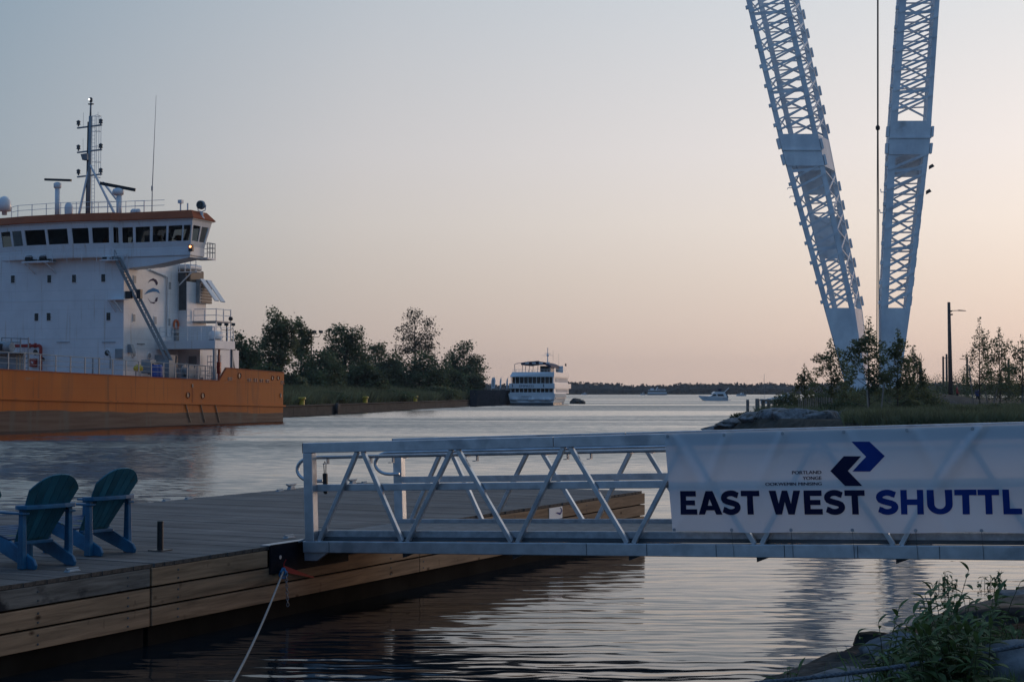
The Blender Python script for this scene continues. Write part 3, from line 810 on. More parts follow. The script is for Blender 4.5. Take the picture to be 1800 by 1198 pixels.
# slat fence: every slat its own piece
def slat_fence(px0, px1, Y0, Y1, n, label, h):
    e = empty('slat_fence', (0, 0, 0), label=label, cat='fence', group='slat fences')
    p0, p1 = on_pen(px0, Y0), on_pen(px1, Y1); rg = random.Random(n)
    e.location = p0
    me = MB().box(-.03, .03, -.008, .008, 0, 1).mesh('slat', M_wpost)
    d = p1 - p0
    for i in range(n):
        q = d * (i / (n - 1)); g = pen_z(p0.x + q.x, p0.y + q.y) - p0.z
        link('slat', me, e, (q.x, q.y, g), (0, rg.gauss(0, .02), math.atan2(d.y, d.x)), (1, 1, h * rg.uniform(.93, 1.05)))
    for z in (.3, .8):
        MB().path([(d.x * t, d.y * t + .012, z * h + pen_z(p0.x + d.x * t, p0.y + d.y * t) - p0.z) for t in lin(0, 1, 8)], .008, 4).build('wire', M_dgrey, e)
slat_fence(1404, 1462, 101, 103, 19, 'wooden slat fence between the shrubs left of the crane', 1.15)
slat_fence(1334, 1358, 100.5, 101.5, 6, 'short slat fence standing below the timber posts', .9)
slat_fence(1640, 1800, 132, 128, 44, 'long low slat fence on the right in front of the path', .5)

DENS = 1.45
# young trees with stakes
G_yt = 'young trees on the peninsula'
def ytree(label, px, top, Y, wpx, n, seed, stake=False, m=None):
    p = on_pen(px, Y); h = at(px, top, Y).z - p.z; s = wpx / FPX * Y / 2
    rg = random.Random(seed)
    bl = [(0, .95, .12, .05), (0, .88, .2, .07), (.05, .8, .3, .08)]
    for f in (.72, .64, .56, .48, .4, .33, .26):
        for sd in (-1, 1):
            bl.append((sd * (1.0 - f) * rg.uniform(.7, 1.3) * 1.1, f + rg.uniform(-.04, .06), rg.uniform(.22, .4), rg.uniform(.06, .1)))
        bl.append((rg.uniform(-.2, .2), f, .34, .07))
    e = tree('young_tree', label, p, h, [(a * s, b, max(c * s, .12), d * h) for a, b, c, d in bl], m or M_leafC, n, .135, seed, G_yt, trunk=.05, asp=.6, droop=0)
    return p
DENS = 1.8
ytree('smallest young tree, leftmost, beside the slat fence', 1414, 637, 106, 44, 620, 61)
ytree('young tree standing left of the crane leg base', 1461, 590, 104, 84, 1700, 62)
ytree('tallest young tree in front of the crane, with a stake', 1527, 555, 92, 92, 2300, 63)
ytree('young tree in front of the right crane leg', 1578, 571, 93, 66, 1500, 64)
ytree('young tree just right of the crane legs', 1606, 604, 99, 60, 1200, 65)
ytree('young tree right of the street lamp, slender and tall', 1722, 554, 118, 62, 1350, 66)
ytree('second young tree right of the street lamp, behind a leaning stake', 1757, 567, 114, 60, 1300, 67)
ytree('young tree at the right edge of the frame', 1797, 586, 112, 70, 1300, 68)
G_st = 'tree stakes'
for (x0, y0, x1, y1, Y, lb) in ((1526, 736, 1524, 684, 91, 'upright pale tree stake below the tallest young tree'), (1546, 735, 1554, 672, 91, 'pale tree stake leaning right beside the tallest young tree'),
                                (1713, 711, 1703, 641, 116, 'tall dark stake leaning left, right of the red jacket'), (1741, 712, 1757, 668, 115, 'pale stake leaning right near the blue jacket'), (1739, 712, 1730, 675, 115, 'pale stake leaning left, crossing near the blue jacket'), (1794, 716, 1799, 680, 112, 'pale stake at the right edge of the frame')):
    a = on_pen(x0, Y); b = at(x1, y1, Y)
    tag(MB().tube(a - Vector((0, 0, .3)), b, .045, 7).build('tree_stake', M_wpost), lb, 'stake', G_st)

# shrubs
DENS = 1.9
G_sh = 'shrubs on the peninsula'
def shrub(label, px, top, Y, wpx, n, seed, m, leaf=.12):
    p = on_pen(px, Y); h = max(.3, at(px, top, Y).z - p.z); s = wpx / FPX * Y / 2
    tree('shrub', label, p, h, [(-.55, .5, .5, .36), (.5, .48, .55, .36), (0, .72, .5, .3), (.1, .3, .9, .3)] and [(a * s, b, c * s, d * h) for a, b, c, d in [(-.55, .5, .5, .36), (.5, .48, .55, .36), (0, .74, .5, .28), (.1, .3, .9, .3)]], m, n, leaf, seed, G_sh, trunk=.03, cat='shrub', asp=.6)
for lb, px, top, Y, w, n, sd, m in [
    ('tiny grass tuft at the tip of the peninsula', 1266, 741, 99.5, 16, 120, 70, M_leafC), ('small dark shrub, leftmost at the tip', 1281, 734, 100, 24, 300, 71, M_leafB), ('upright small shrub second from the tip', 1294, 725, 100.5, 26, 360, 72, M_leafB),
    ('dark round shrub before the leftmost timber posts', 1320, 722, 101, 50, 900, 73, M_leafB), ('bluish low shrub under the slim posts', 1350, 724, 100, 34, 420, 74, M_leafB),
    ('tall rounded green shrub right of the landing', 1388, 688, 108, 70, 2000, 75, M_leafC), ('low bushy shrub below the tall rounded one', 1380, 712, 99, 60, 1200, 76, M_leafA),
    ('low green shrub before the slat fence', 1420, 726, 96, 44, 700, 77, M_leafC), ('dark shrub behind the slat fence', 1440, 690, 112, 60, 1300, 78, M_leafB), ('big rounded shrub left of the upright stake', 1480, 703, 97, 80, 1900, 79, M_leafB),
    ('dense shrub at the left crane foot', 1500, 688, 118, 70, 1500, 80, M_leafC), ('rounded shrub right of the leaning stake', 1598, 700, 96, 64, 1500, 81, M_leafC), ('wide dark green shrub right of the crane feet', 1612, 668, 108, 90, 2000, 82, M_leafC),
    ('dark shrub left of the street lamp pole', 1648, 655, 190, 54, 1200, 83, M_leafB), ('spiky dark bush right of the street lamp pole', 1694, 646, 196, 62, 1600, 84, M_leafB), ('dark bush behind the blue jacket', 1738, 655, 200, 60, 1200, 85, M_leafB), ('tall dark bush behind the second slender tree', 1768, 638, 150, 64, 1500, 86, M_leafB), ('yellow-green shrub between the two people', 1700, 694, 168, 26, 500, 87, M_leafC), ('dark hedge at the right edge behind the trees', 1800, 655, 160, 70, 1400, 88, M_leafB),
    ('low hedge behind the red jacket', 1676, 668, 210, 60, 1500, 92, M_leafB), ('low hedge behind the blue jacket, right part', 1716, 666, 215, 60, 1500, 93, M_leafB), ('low hedge seen between the slender trees', 1758, 664, 212, 64, 1500, 94, M_leafC), ('low hedge behind the right frame edge stake', 1792, 668, 208, 50, 1200, 95, M_leafB), ('green bush spreading over the grass right of the crane', 1640, 694, 100, 60, 1100, 96, M_leafC), ('olive shrub low in the grass near the right edge', 1752, 708, 92, 64, 1000, 97, M_leafA), ('grey-green shrub low in the grass below the lamp pole', 1690, 712, 90, 54, 900, 98, M_leafC)]:
    shrub(lb, px, top, Y, w, n, sd, m)
rg = random.Random(90); pl = []
for _ in range(52000):
    Y = 70 + 76 * rg.random() ** 1.3; px = rg.uniform(1330, 1840); p = on_pen(px, Y)
    if p.z < .55 or (px < 1480 and Y < 94) or (px > 1632 and Y > 108): continue
    if nz(p.x * .35, p.y * .35, 4.0) < -.22: continue
    pl.append(tuple(p))
kind(blades('ground_cover', M_grass, pl, .62, 91, .05), 'stuff', 'grass and low plants on the peninsula')

# street lamp and poles
p = on_pen(1671, 160); h = at(1671, 531, 160).z - p.z
e = empty('street_lamp', p, label='dark tapered street lamp pole with one flat lamp arm', cat='street lamp')
MB().tube((0, 0, -.3), (-.12, 0, h), .25, 12, .15).build('pole', M_pole, e, smooth=True)
za = at(1671, 546, 160).z - p.z
MB().path([(-.1, 0, za), (.6, -.02, za + .02), (.95, 0, za + .04)], .04, 6).build('arm', M_pole, e)
MB().hexa([(.85, -.14, za - .02), (1.6, -.1, za - .03), (1.6, .1, za - .03), (.85, .14, za - .02)], [(.85, -.12, za + .10), (1.55, -.06, za + .03), (1.55, .06, za + .03), (.85, .12, za + .10)]).build('lamp_head', M_pole, e)
MB().box(.05, .25, -.08, .08, za - .45, za - .3).build('bracket', M_pole, e)
MB().lathe((0, 0, za - .05), [(.2, -.06), (.2, .06)], 10).build('collar', M_pole, e)
G_up = 'distant poles'
for px, top, Y, lb, arm in ((1658, 626, 300, 'distant dark pole just left of the street lamp, the shorter of two', 1), (1664, 622, 290, 'distant dark pole nearest the street lamp', 0), (1700, 628, 280, 'distant pole right of the street lamp with a small arm', -1), (1618, 636, 210, 'thick stub pole right of the crane legs', 0), (1773, 632, 230, 'grey column seen behind the slender trees', 0)):
    p = on_pen(px, Y); h = at(px, top, Y).z - p.z
    e = empty('distant_pole', p, label=lb, cat='pole', group=G_up)
    MB().tube((0, 0, 0), (0, 0, h), .22 if Y > 215 else .28, 8, .18).build('pole', M_pole, e)
    if arm: MB().tube((0, 0, h - .4), (arm * 1.3, 0, h - .2), .06, 5).build('arm', M_pole, e)
    if px == 1618: MB().path([(-.1, 0, h), (-.1, 0, h + .9), (.0, 0, h + 1.2), (.12, 0, h + .9), (.1, 0, h)], .03, 5).build('loop', M_pole, e)

# two people
def person(label, px, Y, hgt, rot, jm, pose):
    p = on_pen(px, Y)
    s = hgt / 1.75
    J = {'pel': (0, 0, .95), 'spi': (0, .0, 1.18), 'che': (0, .02, 1.38), 'nec': (0, .02, 1.52), 'hea': (0, 0, 1.62), 'top': (0, 0, 1.72),
         'lh': (-.10, 0, .90), 'lk': (-.11, -.04 * pose, .49), 'la': (-.11, .03, .08), 'lt': (-.12, -.16, .035), 'rh': (.10, 0, .90), 'rk': (.12, -.10 * pose, .49), 'ra': (.13, .10 * pose, .08), 'rt': (.13, -.10, .035),
         'ls': (-.18, .02, 1.43), 'le': (-.26, .03, 1.14), 'lw': (-.24, -.08 - .1 * pose, .92), 'lf': (-.23, -.13 - .1 * pose, .83), 'rs': (.18, .02, 1.43), 're': (.27, .0, 1.15), 'rw': (.22, -.18 * pose, 1.0), 'rf': (.20, -.25 * pose, .95)}
    rad = {'pel': .15, 'spi': .14, 'che': .155, 'nec': .06, 'hea': .095, 'top': .07, 'lh': .09, 'rh': .09, 'lk': .065, 'rk': .065, 'la': .05, 'ra': .05, 'lt': .04, 'rt': .04, 'ls': .075, 'rs': .075, 'le': .055, 're': .055, 'lw': .04, 'rw': .04, 'lf': .035, 'rf': .035}
    E_ = [('pel', 'spi'), ('spi', 'che'), ('che', 'nec'), ('nec', 'hea'), ('hea', 'top'), ('pel', 'lh'), ('lh', 'lk'), ('lk', 'la'), ('la', 'lt'), ('pel', 'rh'), ('rh', 'rk'), ('rk', 'ra'), ('ra', 'rt'), ('che', 'ls'), ('ls', 'le'), ('le', 'lw'), ('lw', 'lf'), ('che', 'rs'), ('rs', 're'), ('re', 'rw'), ('rw', 'rf')]
    ks = list(J); me = bpy.data.meshes.new('person'); me.from_pydata([tuple(c * s for c in J[k]) for k in ks], [(ks.index(a), ks.index(b)) for a, b in E_], [])
    o = bpy.data.objects.new('tmp', me); COL.objects.link(o)
    sk = o.modifiers.new('Skin', 'SKIN'); ss = o.modifiers.new('Sub', 'SUBSURF'); ss.levels = 1
    for i, k in enumerate(ks):
        sv = me.skin_vertices[0].data[i]; sv.radius = (rad[k] * s, rad[k] * s * (.75 if k in ('pel', 'spi', 'che') else 1)); sv.use_root = (k == 'pel')
    dg = bpy.context.evaluated_depsgraph_get(); me2 = bpy.data.meshes.new_from_object(o.evaluated_get(dg))
    bpy.data.objects.remove(o); me2.name = 'person'; me2.materials.clear()
    for m in (M_trous, jm, M_skin, M_hair, M_rubber): me2.materials.append(m)
    for f in me2.polygons:
        c = f.center / s
        f.material_index = 4 if c.z < .07 else 0 if c.z < .93 and abs(c.x) < .19 else 3 if (c.z > 1.66 or (c.z > 1.57 and c.y > .03)) else 2 if c.z > 1.51 or (abs(c.x) > .17 and c.z < .97) else 1
        f.use_smooth = True
    o = link('person', me2, None, p, (0, 0, rot)); tag(o, label, 'person', 'people on the path')
person('person in a red top and dark trousers standing beside the lamp pole', 1682, 158, 1.74, R(70), M_redj, 1.0)
person('person in a blue top and dark trousers standing between leaning stakes', 1718, 162, 1.72, R(150), M_bluej, .4)

# ================================================================== V-LEGGED CRANE
def crane():
    Y = 150.0
    e = empty('lattice_crane', (CRX, Y, 2.4), label='tall white crane on two leaning lattice legs forming a V', cat='crane')
    o = Vector((CRX, Y, 2.4))
    def edge(tab, py):
        for a, b in zip(tab, tab[1:]):
            if py <= b[0] or b is tab[-1]:
                t = (py - a[0]) / (b[0] - a[0]); return a[1] + (b[1] - a[1]) * t, a[2] + (b[2] - a[2]) * t
    for side, tab, back in ((0, [(0, 1312, 1386), (250, 1371, 1440), (540, 1449, 1501), (690, 1490, 1524)], Vector((1.55, 3.2, 0))), (1, [(0, 1580, 1651), (250, 1562, 1634), (540, 1548, 1600), (690, 1549, 1579)], Vector((.55, 3.2, 0)))):
        def P(py, u, bk=0.0):
            a, b = edge(tab, py)
            sc = (b - a) / 60.0
            return at(a + (b - a) * u, py, Y) - o + back * (bk * sc)
        up = (P(-60, .5) - P(540, .5)).normalized()
        c = .36
        levels = [540 - 34.5 * i for i in range(19)]
        leg = MB()
        for u in (0, 1):                       # chords: flat-faced box members at the four corners
            for bk in (0, 1):
                for a, b in ((690, 540), (540, 250), (250, -95)):
                    w = c * (1.9 if (side == 1 and u == 0 and bk == 0) else 1.25)
                    leg.bar(P(a, u, bk) + Vector((w * .5 * (1 - 2 * u), 0, 0)), P(b, u, bk) + Vector((w * .5 * (1 - 2 * u), 0, 0)), w, .32, (0, 1, 0))
        leg = leg.build('leg', M_crane, e)
        def plate(a, b, bk, name='plate', th=.06, u0=0, u1=1, d=0.0):
            n = Vector((0, d, 0))
            q = [P(a, u0, bk) + n, P(a, u1, bk) + n, P(b, u1, bk) + n, P(b, u0, bk) + n]
            MB().hexa(q, [v + Vector((0, th, 0)) for v in q]).build(name, M_crane, leg)
        def sideplate(a, b, u):
            q = [P(a, u, 0), P(a, u, 1), P(b, u, 1), P(b, u, 0)]; n = Vector((.05 * (1 if u else -1), 0, 0))
            MB().hexa([v + n * .2 for v in q], [v + n for v in q]).build('side_plate', M_crane, leg)
        plate(690, 541, 0, d=-.20); plate(690, 545, 1, d=.1); sideplate(690, 541, 0); sideplate(690, 541, 1)
        m0, m1 = ((292, 236), (272, 213))[side]
        md = (m0 + m1) / 2
        plate(m0, md + .8, 0, d=-.24); plate(md - .8, m1, 0, d=-.21); plate(m0 + (30 if side else 40), m1, 1, d=.1); sideplate(m0, m1, 0); sideplate(m0, m1, 1)
        MB().bar(P(md, -.02) + Vector((0, -.27, 0)), P(md, 1.02) + Vector((0, -.27, 0)), .10, .16, up).build('band', M_crane, leg)
        if side == 0:
            plate(450, 375, 1, d=.12, u0=.15, u1=1.0)
        # foot collar
        MB().bar(P(664, -.06) + Vector((0, -.26, 0)), P(664, 1.06) + Vector((0, -.26, 0)), .14, .12, up).build('band', M_crane, leg)
        MB().box(P(690, .5).x - 1.4, P(690, .5).x + 1.4, -1.2, 3.6, -.6, P(690, .5).z + .1).build('footing', M_crane, leg)
        for k, (a, b) in enumerate(zip(levels, levels[1:])):
            if b < -95: break
            if m1 - 4 < (a + b) / 2 < m0 + 4: continue
            # front: parallel rising bars; every third bay also a strut
            MB().bar(P(a, .02) + Vector((0, -.2, 0)), P(b + 6, .98) + Vector((0, -.2, 0)), .06, .22, up).build('brace', M_crane, leg)
            MB().bar(P((a + b) / 2, .03) + Vector((0, -.12, 0)), P(b - 11, .97) + Vector((0, -.12, 0)), .05, .15, up).build('brace', M_crane, leg)
            MB().bar(P(a, .02, 1), P(b, .98, 1), .06, .20, up).build('brace', M_crane, leg)
            MB().bar(P((a + b) / 2, .02, 1) + Vector((0, .2, 0)), P(b - 17, .98, 1) + Vector((0, .2, 0)), .05, .16, up).build('brace', M_crane, leg)
            MB().bar(P((a + b) / 2, 0, 1) + Vector((0, .24, 0)), P((a + b) / 2 - 3, 1, 1) + Vector((0, .24, 0)), .05, .14, up).build('strut', M_crane, leg)
            MB().bar(P(b, .02, 1) + Vector((0, .08, 0)), P(a, .98, 1) + Vector((0, .08, 0)), .06, .20, up).build('brace', M_crane, leg)
            MB().bar(P(b, 0, 1) + Vector((0, .16, 0)), P(b, 1, 1) + Vector((0, .16, 0)), .06, .16, up).build('strut', M_crane, leg)
            for u in (0, 1):
                MB().bar(P(a, u, 0), P(b, u, 1), .06, .20, up).build('brace', M_crane, leg)
                MB().bar(P(b + 2, u, .05), P((a + b) / 2 + 2, u, .95), .05, .16, up).build('brace', M_crane, leg)
            if k % 4 == 2:
                MB().bar(P(b + 3, 0) + Vector((0, -.05, 0)), P(b - 3, 1) + Vector((0, -.05, 0)), .06, .30, up).build('strut', M_crane, leg)
            # splice cleats on the outer flanks
            for u, bk in ((1, 1), (0, 0)):
                q = P(a - 6, u, bk); r = P(b + 12 if u else a - 12, u, bk)
                n = Vector(((.18 if u else -.12), 0, 0))
                MB().bar(q + n, r + n, .18 if u else .2, .34, (0, 1, 0)).build('cleat', M_crane, leg)
        for u in (0, 1):
            for py in (m0 - 10, md - 10):
                n = Vector((.17 * (1 if u else -1), -.02, 0))
                MB().bar(P(py + 8, u) + n, P(py - 10, u) + n, .22, .5, (0, 1, 0)).build('cleat', M_crane, leg)
        # floodlights / brackets on the right leg
        if side:
            for py in (293, 337):
                q = P(py, 1.0) + Vector((.35, 0, 0))
                MB().hexa([q + Vector(v) for v in ((-.1, -.2, -.25), (.35, -.2, .0), (.35, .2, .0), (-.1, .2, -.25))], [q + Vector(v) for v in ((-.1, -.2, .1), (.15, -.2, .25), (.15, .2, .25), (-.1, .2, .1))]).build('floodlight', M_pole, leg)
            for py in (338, 374):
                q = P(py, 0)
                MB().path([q + Vector((0, -.1, 0)), q + Vector((-.5, -.1, 0)), q + Vector((-.55, -.1, .3))], .05, 5).build('hook', M_crane, leg)
        else:
            for py in (330, 345):
                q = P(py, 0)
                MB().path([q, q + Vector((-.4, 0, 0)), q + Vector((-.45, 0, -.15))], .04, 5).build('hook', M_crane, leg)
    # hoist rope with its clamp
    h = empty('hoist_rope', at(1543, 690, 152), label='dark hoist rope hanging straight down between the crane legs', cat='rope')
    z0 = at(1543, 690, 152).z
    def q(px, py, dx=0): return at(px, py, 152) - Vector(h.location)
    MB().tube(q(1543, 225), q(1543, -60), .085, 6).build('rope', M_black, h)
    MB().tube(q(1541.2, 690), q(1542.3, 225), .05, 6).build('rope', M_black, h)
    MB().tube(q(1545.6, 690), q(1543.6, 225), .05, 6).build('rope', M_black, h)
    MB().lathe(q(1543, 225), [(.06, -.25), (.2, -.15), (.22, .1), (.08, .3)], 8).build('clamp', M_black, h)
crane()

# ================================================================== NEAR BANK (bottom right)
NS = [gnd(1240, 1260), gnd(1330, 1198), gnd(1500, 1132), gnd(1620, 1090), gnd(1720, 1058), gnd(1800, 1028), gnd(1900, 1000), gnd(2300, 960)]
def near_d(x, y):
    best = 1e9; sg = 1
    for a, b in zip(NS, NS[1:]):
        ab = Vector((b.x - a.x, b.y - a.y)); ap = Vector((x - a.x, y - a.y))
        t = max(0, min(1, ap.dot(ab) / ab.length_squared)); d = (ap - ab * t).length
        if d < best:
            best = d; sg = 1 if (ab.x * ap.y - ab.y * ap.x) < 0 else -1
    return best * sg
def near_z(x, y):
    d = near_d(x, y)
    return -.35 + .38 * sstep(-.5, .15, d) + min(.8, max(0, d) * .16) + .05 * nz(x * 2, y * 2)
kind(grid('near_bank', M_shore, lin(1.0, 13, 62), lin(2.5, 24, 100), near_z), 'structure', 'rocky bank in the foreground')
G_nr = 'boulders of the near bank'
for i, (px, py, z, sx, sy, sz, m, lb) in enumerate([
    (1545, 1122, .06, .34, .22, .10, M_rockd, 'long dark wet rock at the water edge left of the weeds'), (1490, 1158, .05, .3, .2, .12, M_rockd, 'small dark rock at the water edge above the cable'),
    (1592, 1140, .20, .55, .40, .20, M_rock, 'flat grey rock behind the cable, left of the weeds'), (1480, 1190, .22, .62, .34, .18, M_rock, 'pale flat rock at the bottom edge under the cable'),
    (1786, 1168, .62, .62, .50, .34, M_rock, 'large pale boulder in the bottom right corner'), (1772, 1082, .26, .6, .45, .22, M_rock, 'grey rock behind the weeds at the right edge'),
    (1806, 1046, .06, .5, .4, .14, M_rock, 'brownish rock at the water edge by the right frame edge'), (1700, 1150, .30, .35, .3, .16, M_rock, 'half-hidden rock among the weeds'), (1400, 1205, .06, .25, .2, .1, M_rockd, 'dark rock at the bottom edge by the cable end'), (1640, 1190, .34, .4, .3, .16, M_rock, 'grey rock at the bottom edge below the weeds')]):
    p = gnd(px, py, z)
    rock('boulder', lb, (p.x, p.y, z - sz * .35), sx, sy, sz, m, 100 + i, G_nr, i * 1.1)
# cable lying over the rocks
a, b = at(1260, 1206, 10.9), at(1860, 1122, 10.2)
cb = MB(); pts = []
for i in range(41):
    t = i / 40; q = a + (b - a) * t + Vector((0, 0, -.035 * math.sin(t * math.pi)))
    pts.append(q)
cb.path(pts, .014, 8)
for s in range(3):                          # lay of the strands
    cb.path([a + (b - a) * (i / 240) + Vector((0, 0, -.035 * math.sin(i / 240 * math.pi))) + Vector((0, math.cos(i * .55 + s * 2.094), math.sin(i * .55 + s * 2.094))) * .0095 for i in range(241)], .0072, 5)
tag(cb.build('mooring_cable', M_cable, smooth=True), 'thick grey twisted cable crossing the weeds at bottom right', 'cable')

# weeds
def leaf_mesh(L, w, fold, curl, name):
    b = MB(); n = 5
    for i in range(n + 1):
        t = i / n; ww = w * math.sin(math.pi * min(1, t * .92 + .06)) ** .8 * (1 if t < 1 else 0)
        z = -curl * t * t * L; y = t * L
        b.v += [(-ww / 2, y, z + fold * ww), (0, y, z), (ww / 2, y, z + fold * ww)]
    for i in range(n):
        for k in range(2):
            a = i * 3 + k; b.f.append((a, a + 1, a + 4, a + 3))
    return b.mesh(name, M_leafD, smooth=True, fix=False)
LM = [leaf_mesh(.12, .036, .25, .35, 'leaf'), leaf_mesh(.10, .034, .3, .6, 'leaf'), leaf_mesh(.085, .046, .2, .5, 'leaf'), leaf_mesh(.13, .030, .25, .2, 'leaf')]
def weed(label, px, py, Y, hgt, n_leaf, seed, spread=.25, stems=2, lm=(0, 1, 3)):
    rg = random.Random(seed); hgt *= 1.55; n_leaf = int(n_leaf * 1.35); stems += 1
    p = at(px, py, Y); p.z = near_z(p.x, p.y) - .02
    e = empty('weed', p, label=label, cat='plant', group='weeds of the dense clump' if label.startswith('one of') else 'weeds on the near bank')
    for s in range(stems):
        a = rg.uniform(0, 6.28); h = hgt * rg.uniform(.75, 1.05); sp = spread * rg.uniform(.3, 1)
        base = Vector((rg.uniform(-.06, .06), rg.uniform(-.06, .06), 0))
        def at_(t): return base + Vector((math.cos(a) * sp * t * t, math.sin(a) * sp * t * t, h * t))
        MB().path([at_(t) for t in lin(0, 1, 6)], .006, 5, .002).build('stem', M_stem, e, smooth=True)
        k = max(4, n_leaf // stems)
        for i in range(k):
            t = .22 + .78 * i / (k - 1); q = at_(t)
            ang = i * 2.4 + rg.uniform(-.4, .4); tilt = rg.uniform(-.1, .6) + (.5 if t > .9 else 0)
            sc = (1.7 - .8 * t) * rg.uniform(.8, 1.2)
            link('leaf', LM[rg.choice(lm)], e, q, (tilt, 0, ang), (sc, sc, sc))
for lb, px, py, Y, h, nl, sd, sp, st in [
    ('tall weed reaching highest over the water, left of the clump', 1640, 1150, 10.6, .62, 34, 201, .10, 2), ('leafy weed in the middle of the clump', 1672, 1150, 10.8, .56, 34, 202, .16, 2), ('slender weed right of the middle of the clump', 1700, 1150, 11.2, .46, 28, 203, .14, 2),
    ('bushy low weed left of the cable bend', 1610, 1150, 10.6, .34, 26, 204, .22, 3), ('small three-leaved sprout by the dark wet rock', 1508, 1165, 11.6, .20, 7, 205, .08, 1), ('drooping little weed at the bottom edge near the cable', 1385, 1190, 12.2, .17, 14, 206, .06, 2),
    ('weed with big leaves at the bottom of the clump', 1625, 1195, 9.4, .30, 30, 207, .25, 3), ('weed in front of the large boulder', 1700, 1195, 9.4, .34, 30, 208, .25, 3), ('weed behind the large boulder', 1755, 1120, 11.4, .34, 26, 209, .2, 3), ('weed at the right edge beside the brownish rock', 1785, 1100, 12.5, .32, 24, 210, .2, 3), ('broad weed filling the right of the clump', 1735, 1150, 10.8, .38, 30, 211, .24, 3), ('low weed under the cable at the bottom edge', 1560, 1192, 10.0, .16, 14, 212, .12, 2), ('second tall weed leaning left over the rocks', 1628, 1120, 11.4, .44, 26, 213, .18, 2)]:
    weed(lb, px, py, Y, h, nl, sd, sp, st, (0, 1, 3) if sd % 2 else (0, 2, 3))
rgw = random.Random(77)
for k in range(22):
    Yk = rgw.uniform(9.2, 12.2); pxk = rgw.gauss(1662, 48)
    weed('one of the leafy weeds packed in the dense clump at bottom right', min(1790, max(1570, pxk)), 1150, Yk, rgw.uniform(.18, .48), 44, 300 + k, .28, 4, (0, 1, 3) if k % 2 else (0, 2, 3))
for lb, px, py, Y, sd in (('dark plant growing out of the water, left of two', 1660, 1034, 19.9, 221), ('dark plant growing out of the water, right of two', 1738, 1032, 20.1, 222)):
    rg = random.Random(sd); p = gnd(px, py); e = empty('water_plant', p, label=lb, cat='plant', group='plants standing in the water')
    for s in range(9):
        x = rg.uniform(-.22, .22); y = rg.uniform(-.15, .15); h = rg.uniform(.08, .24)
        MB().path([(x, y, -.1), (x + rg.gauss(0, .03), y, h)], .005, 4, .002).build('stem', M_stem, e)
        for i in range(4):
            sc = rg.uniform(.6, 1.0); link('leaf', LM[rg.choice((1, 2))], e, (x, y, h * rg.uniform(.3, 1)), (rg.uniform(-.7, .3), 0, rg.uniform(0, 6.28)), (sc, sc, sc))
rg = random.Random(230); pl = []
for _ in range(3200):
    px = rg.gauss(1680, 70); Y = rg.uniform(8.4, 13.0); x = (px - 900) / FPX * Y
    if near_d(x, Y) < .35: continue
    pl.append((x, Y, near_z(x, Y)))
kind(blades('undergrowth', M_leafD, pl, .24, 231, .009), 'stuff', 'fine green undergrowth between the weeds')

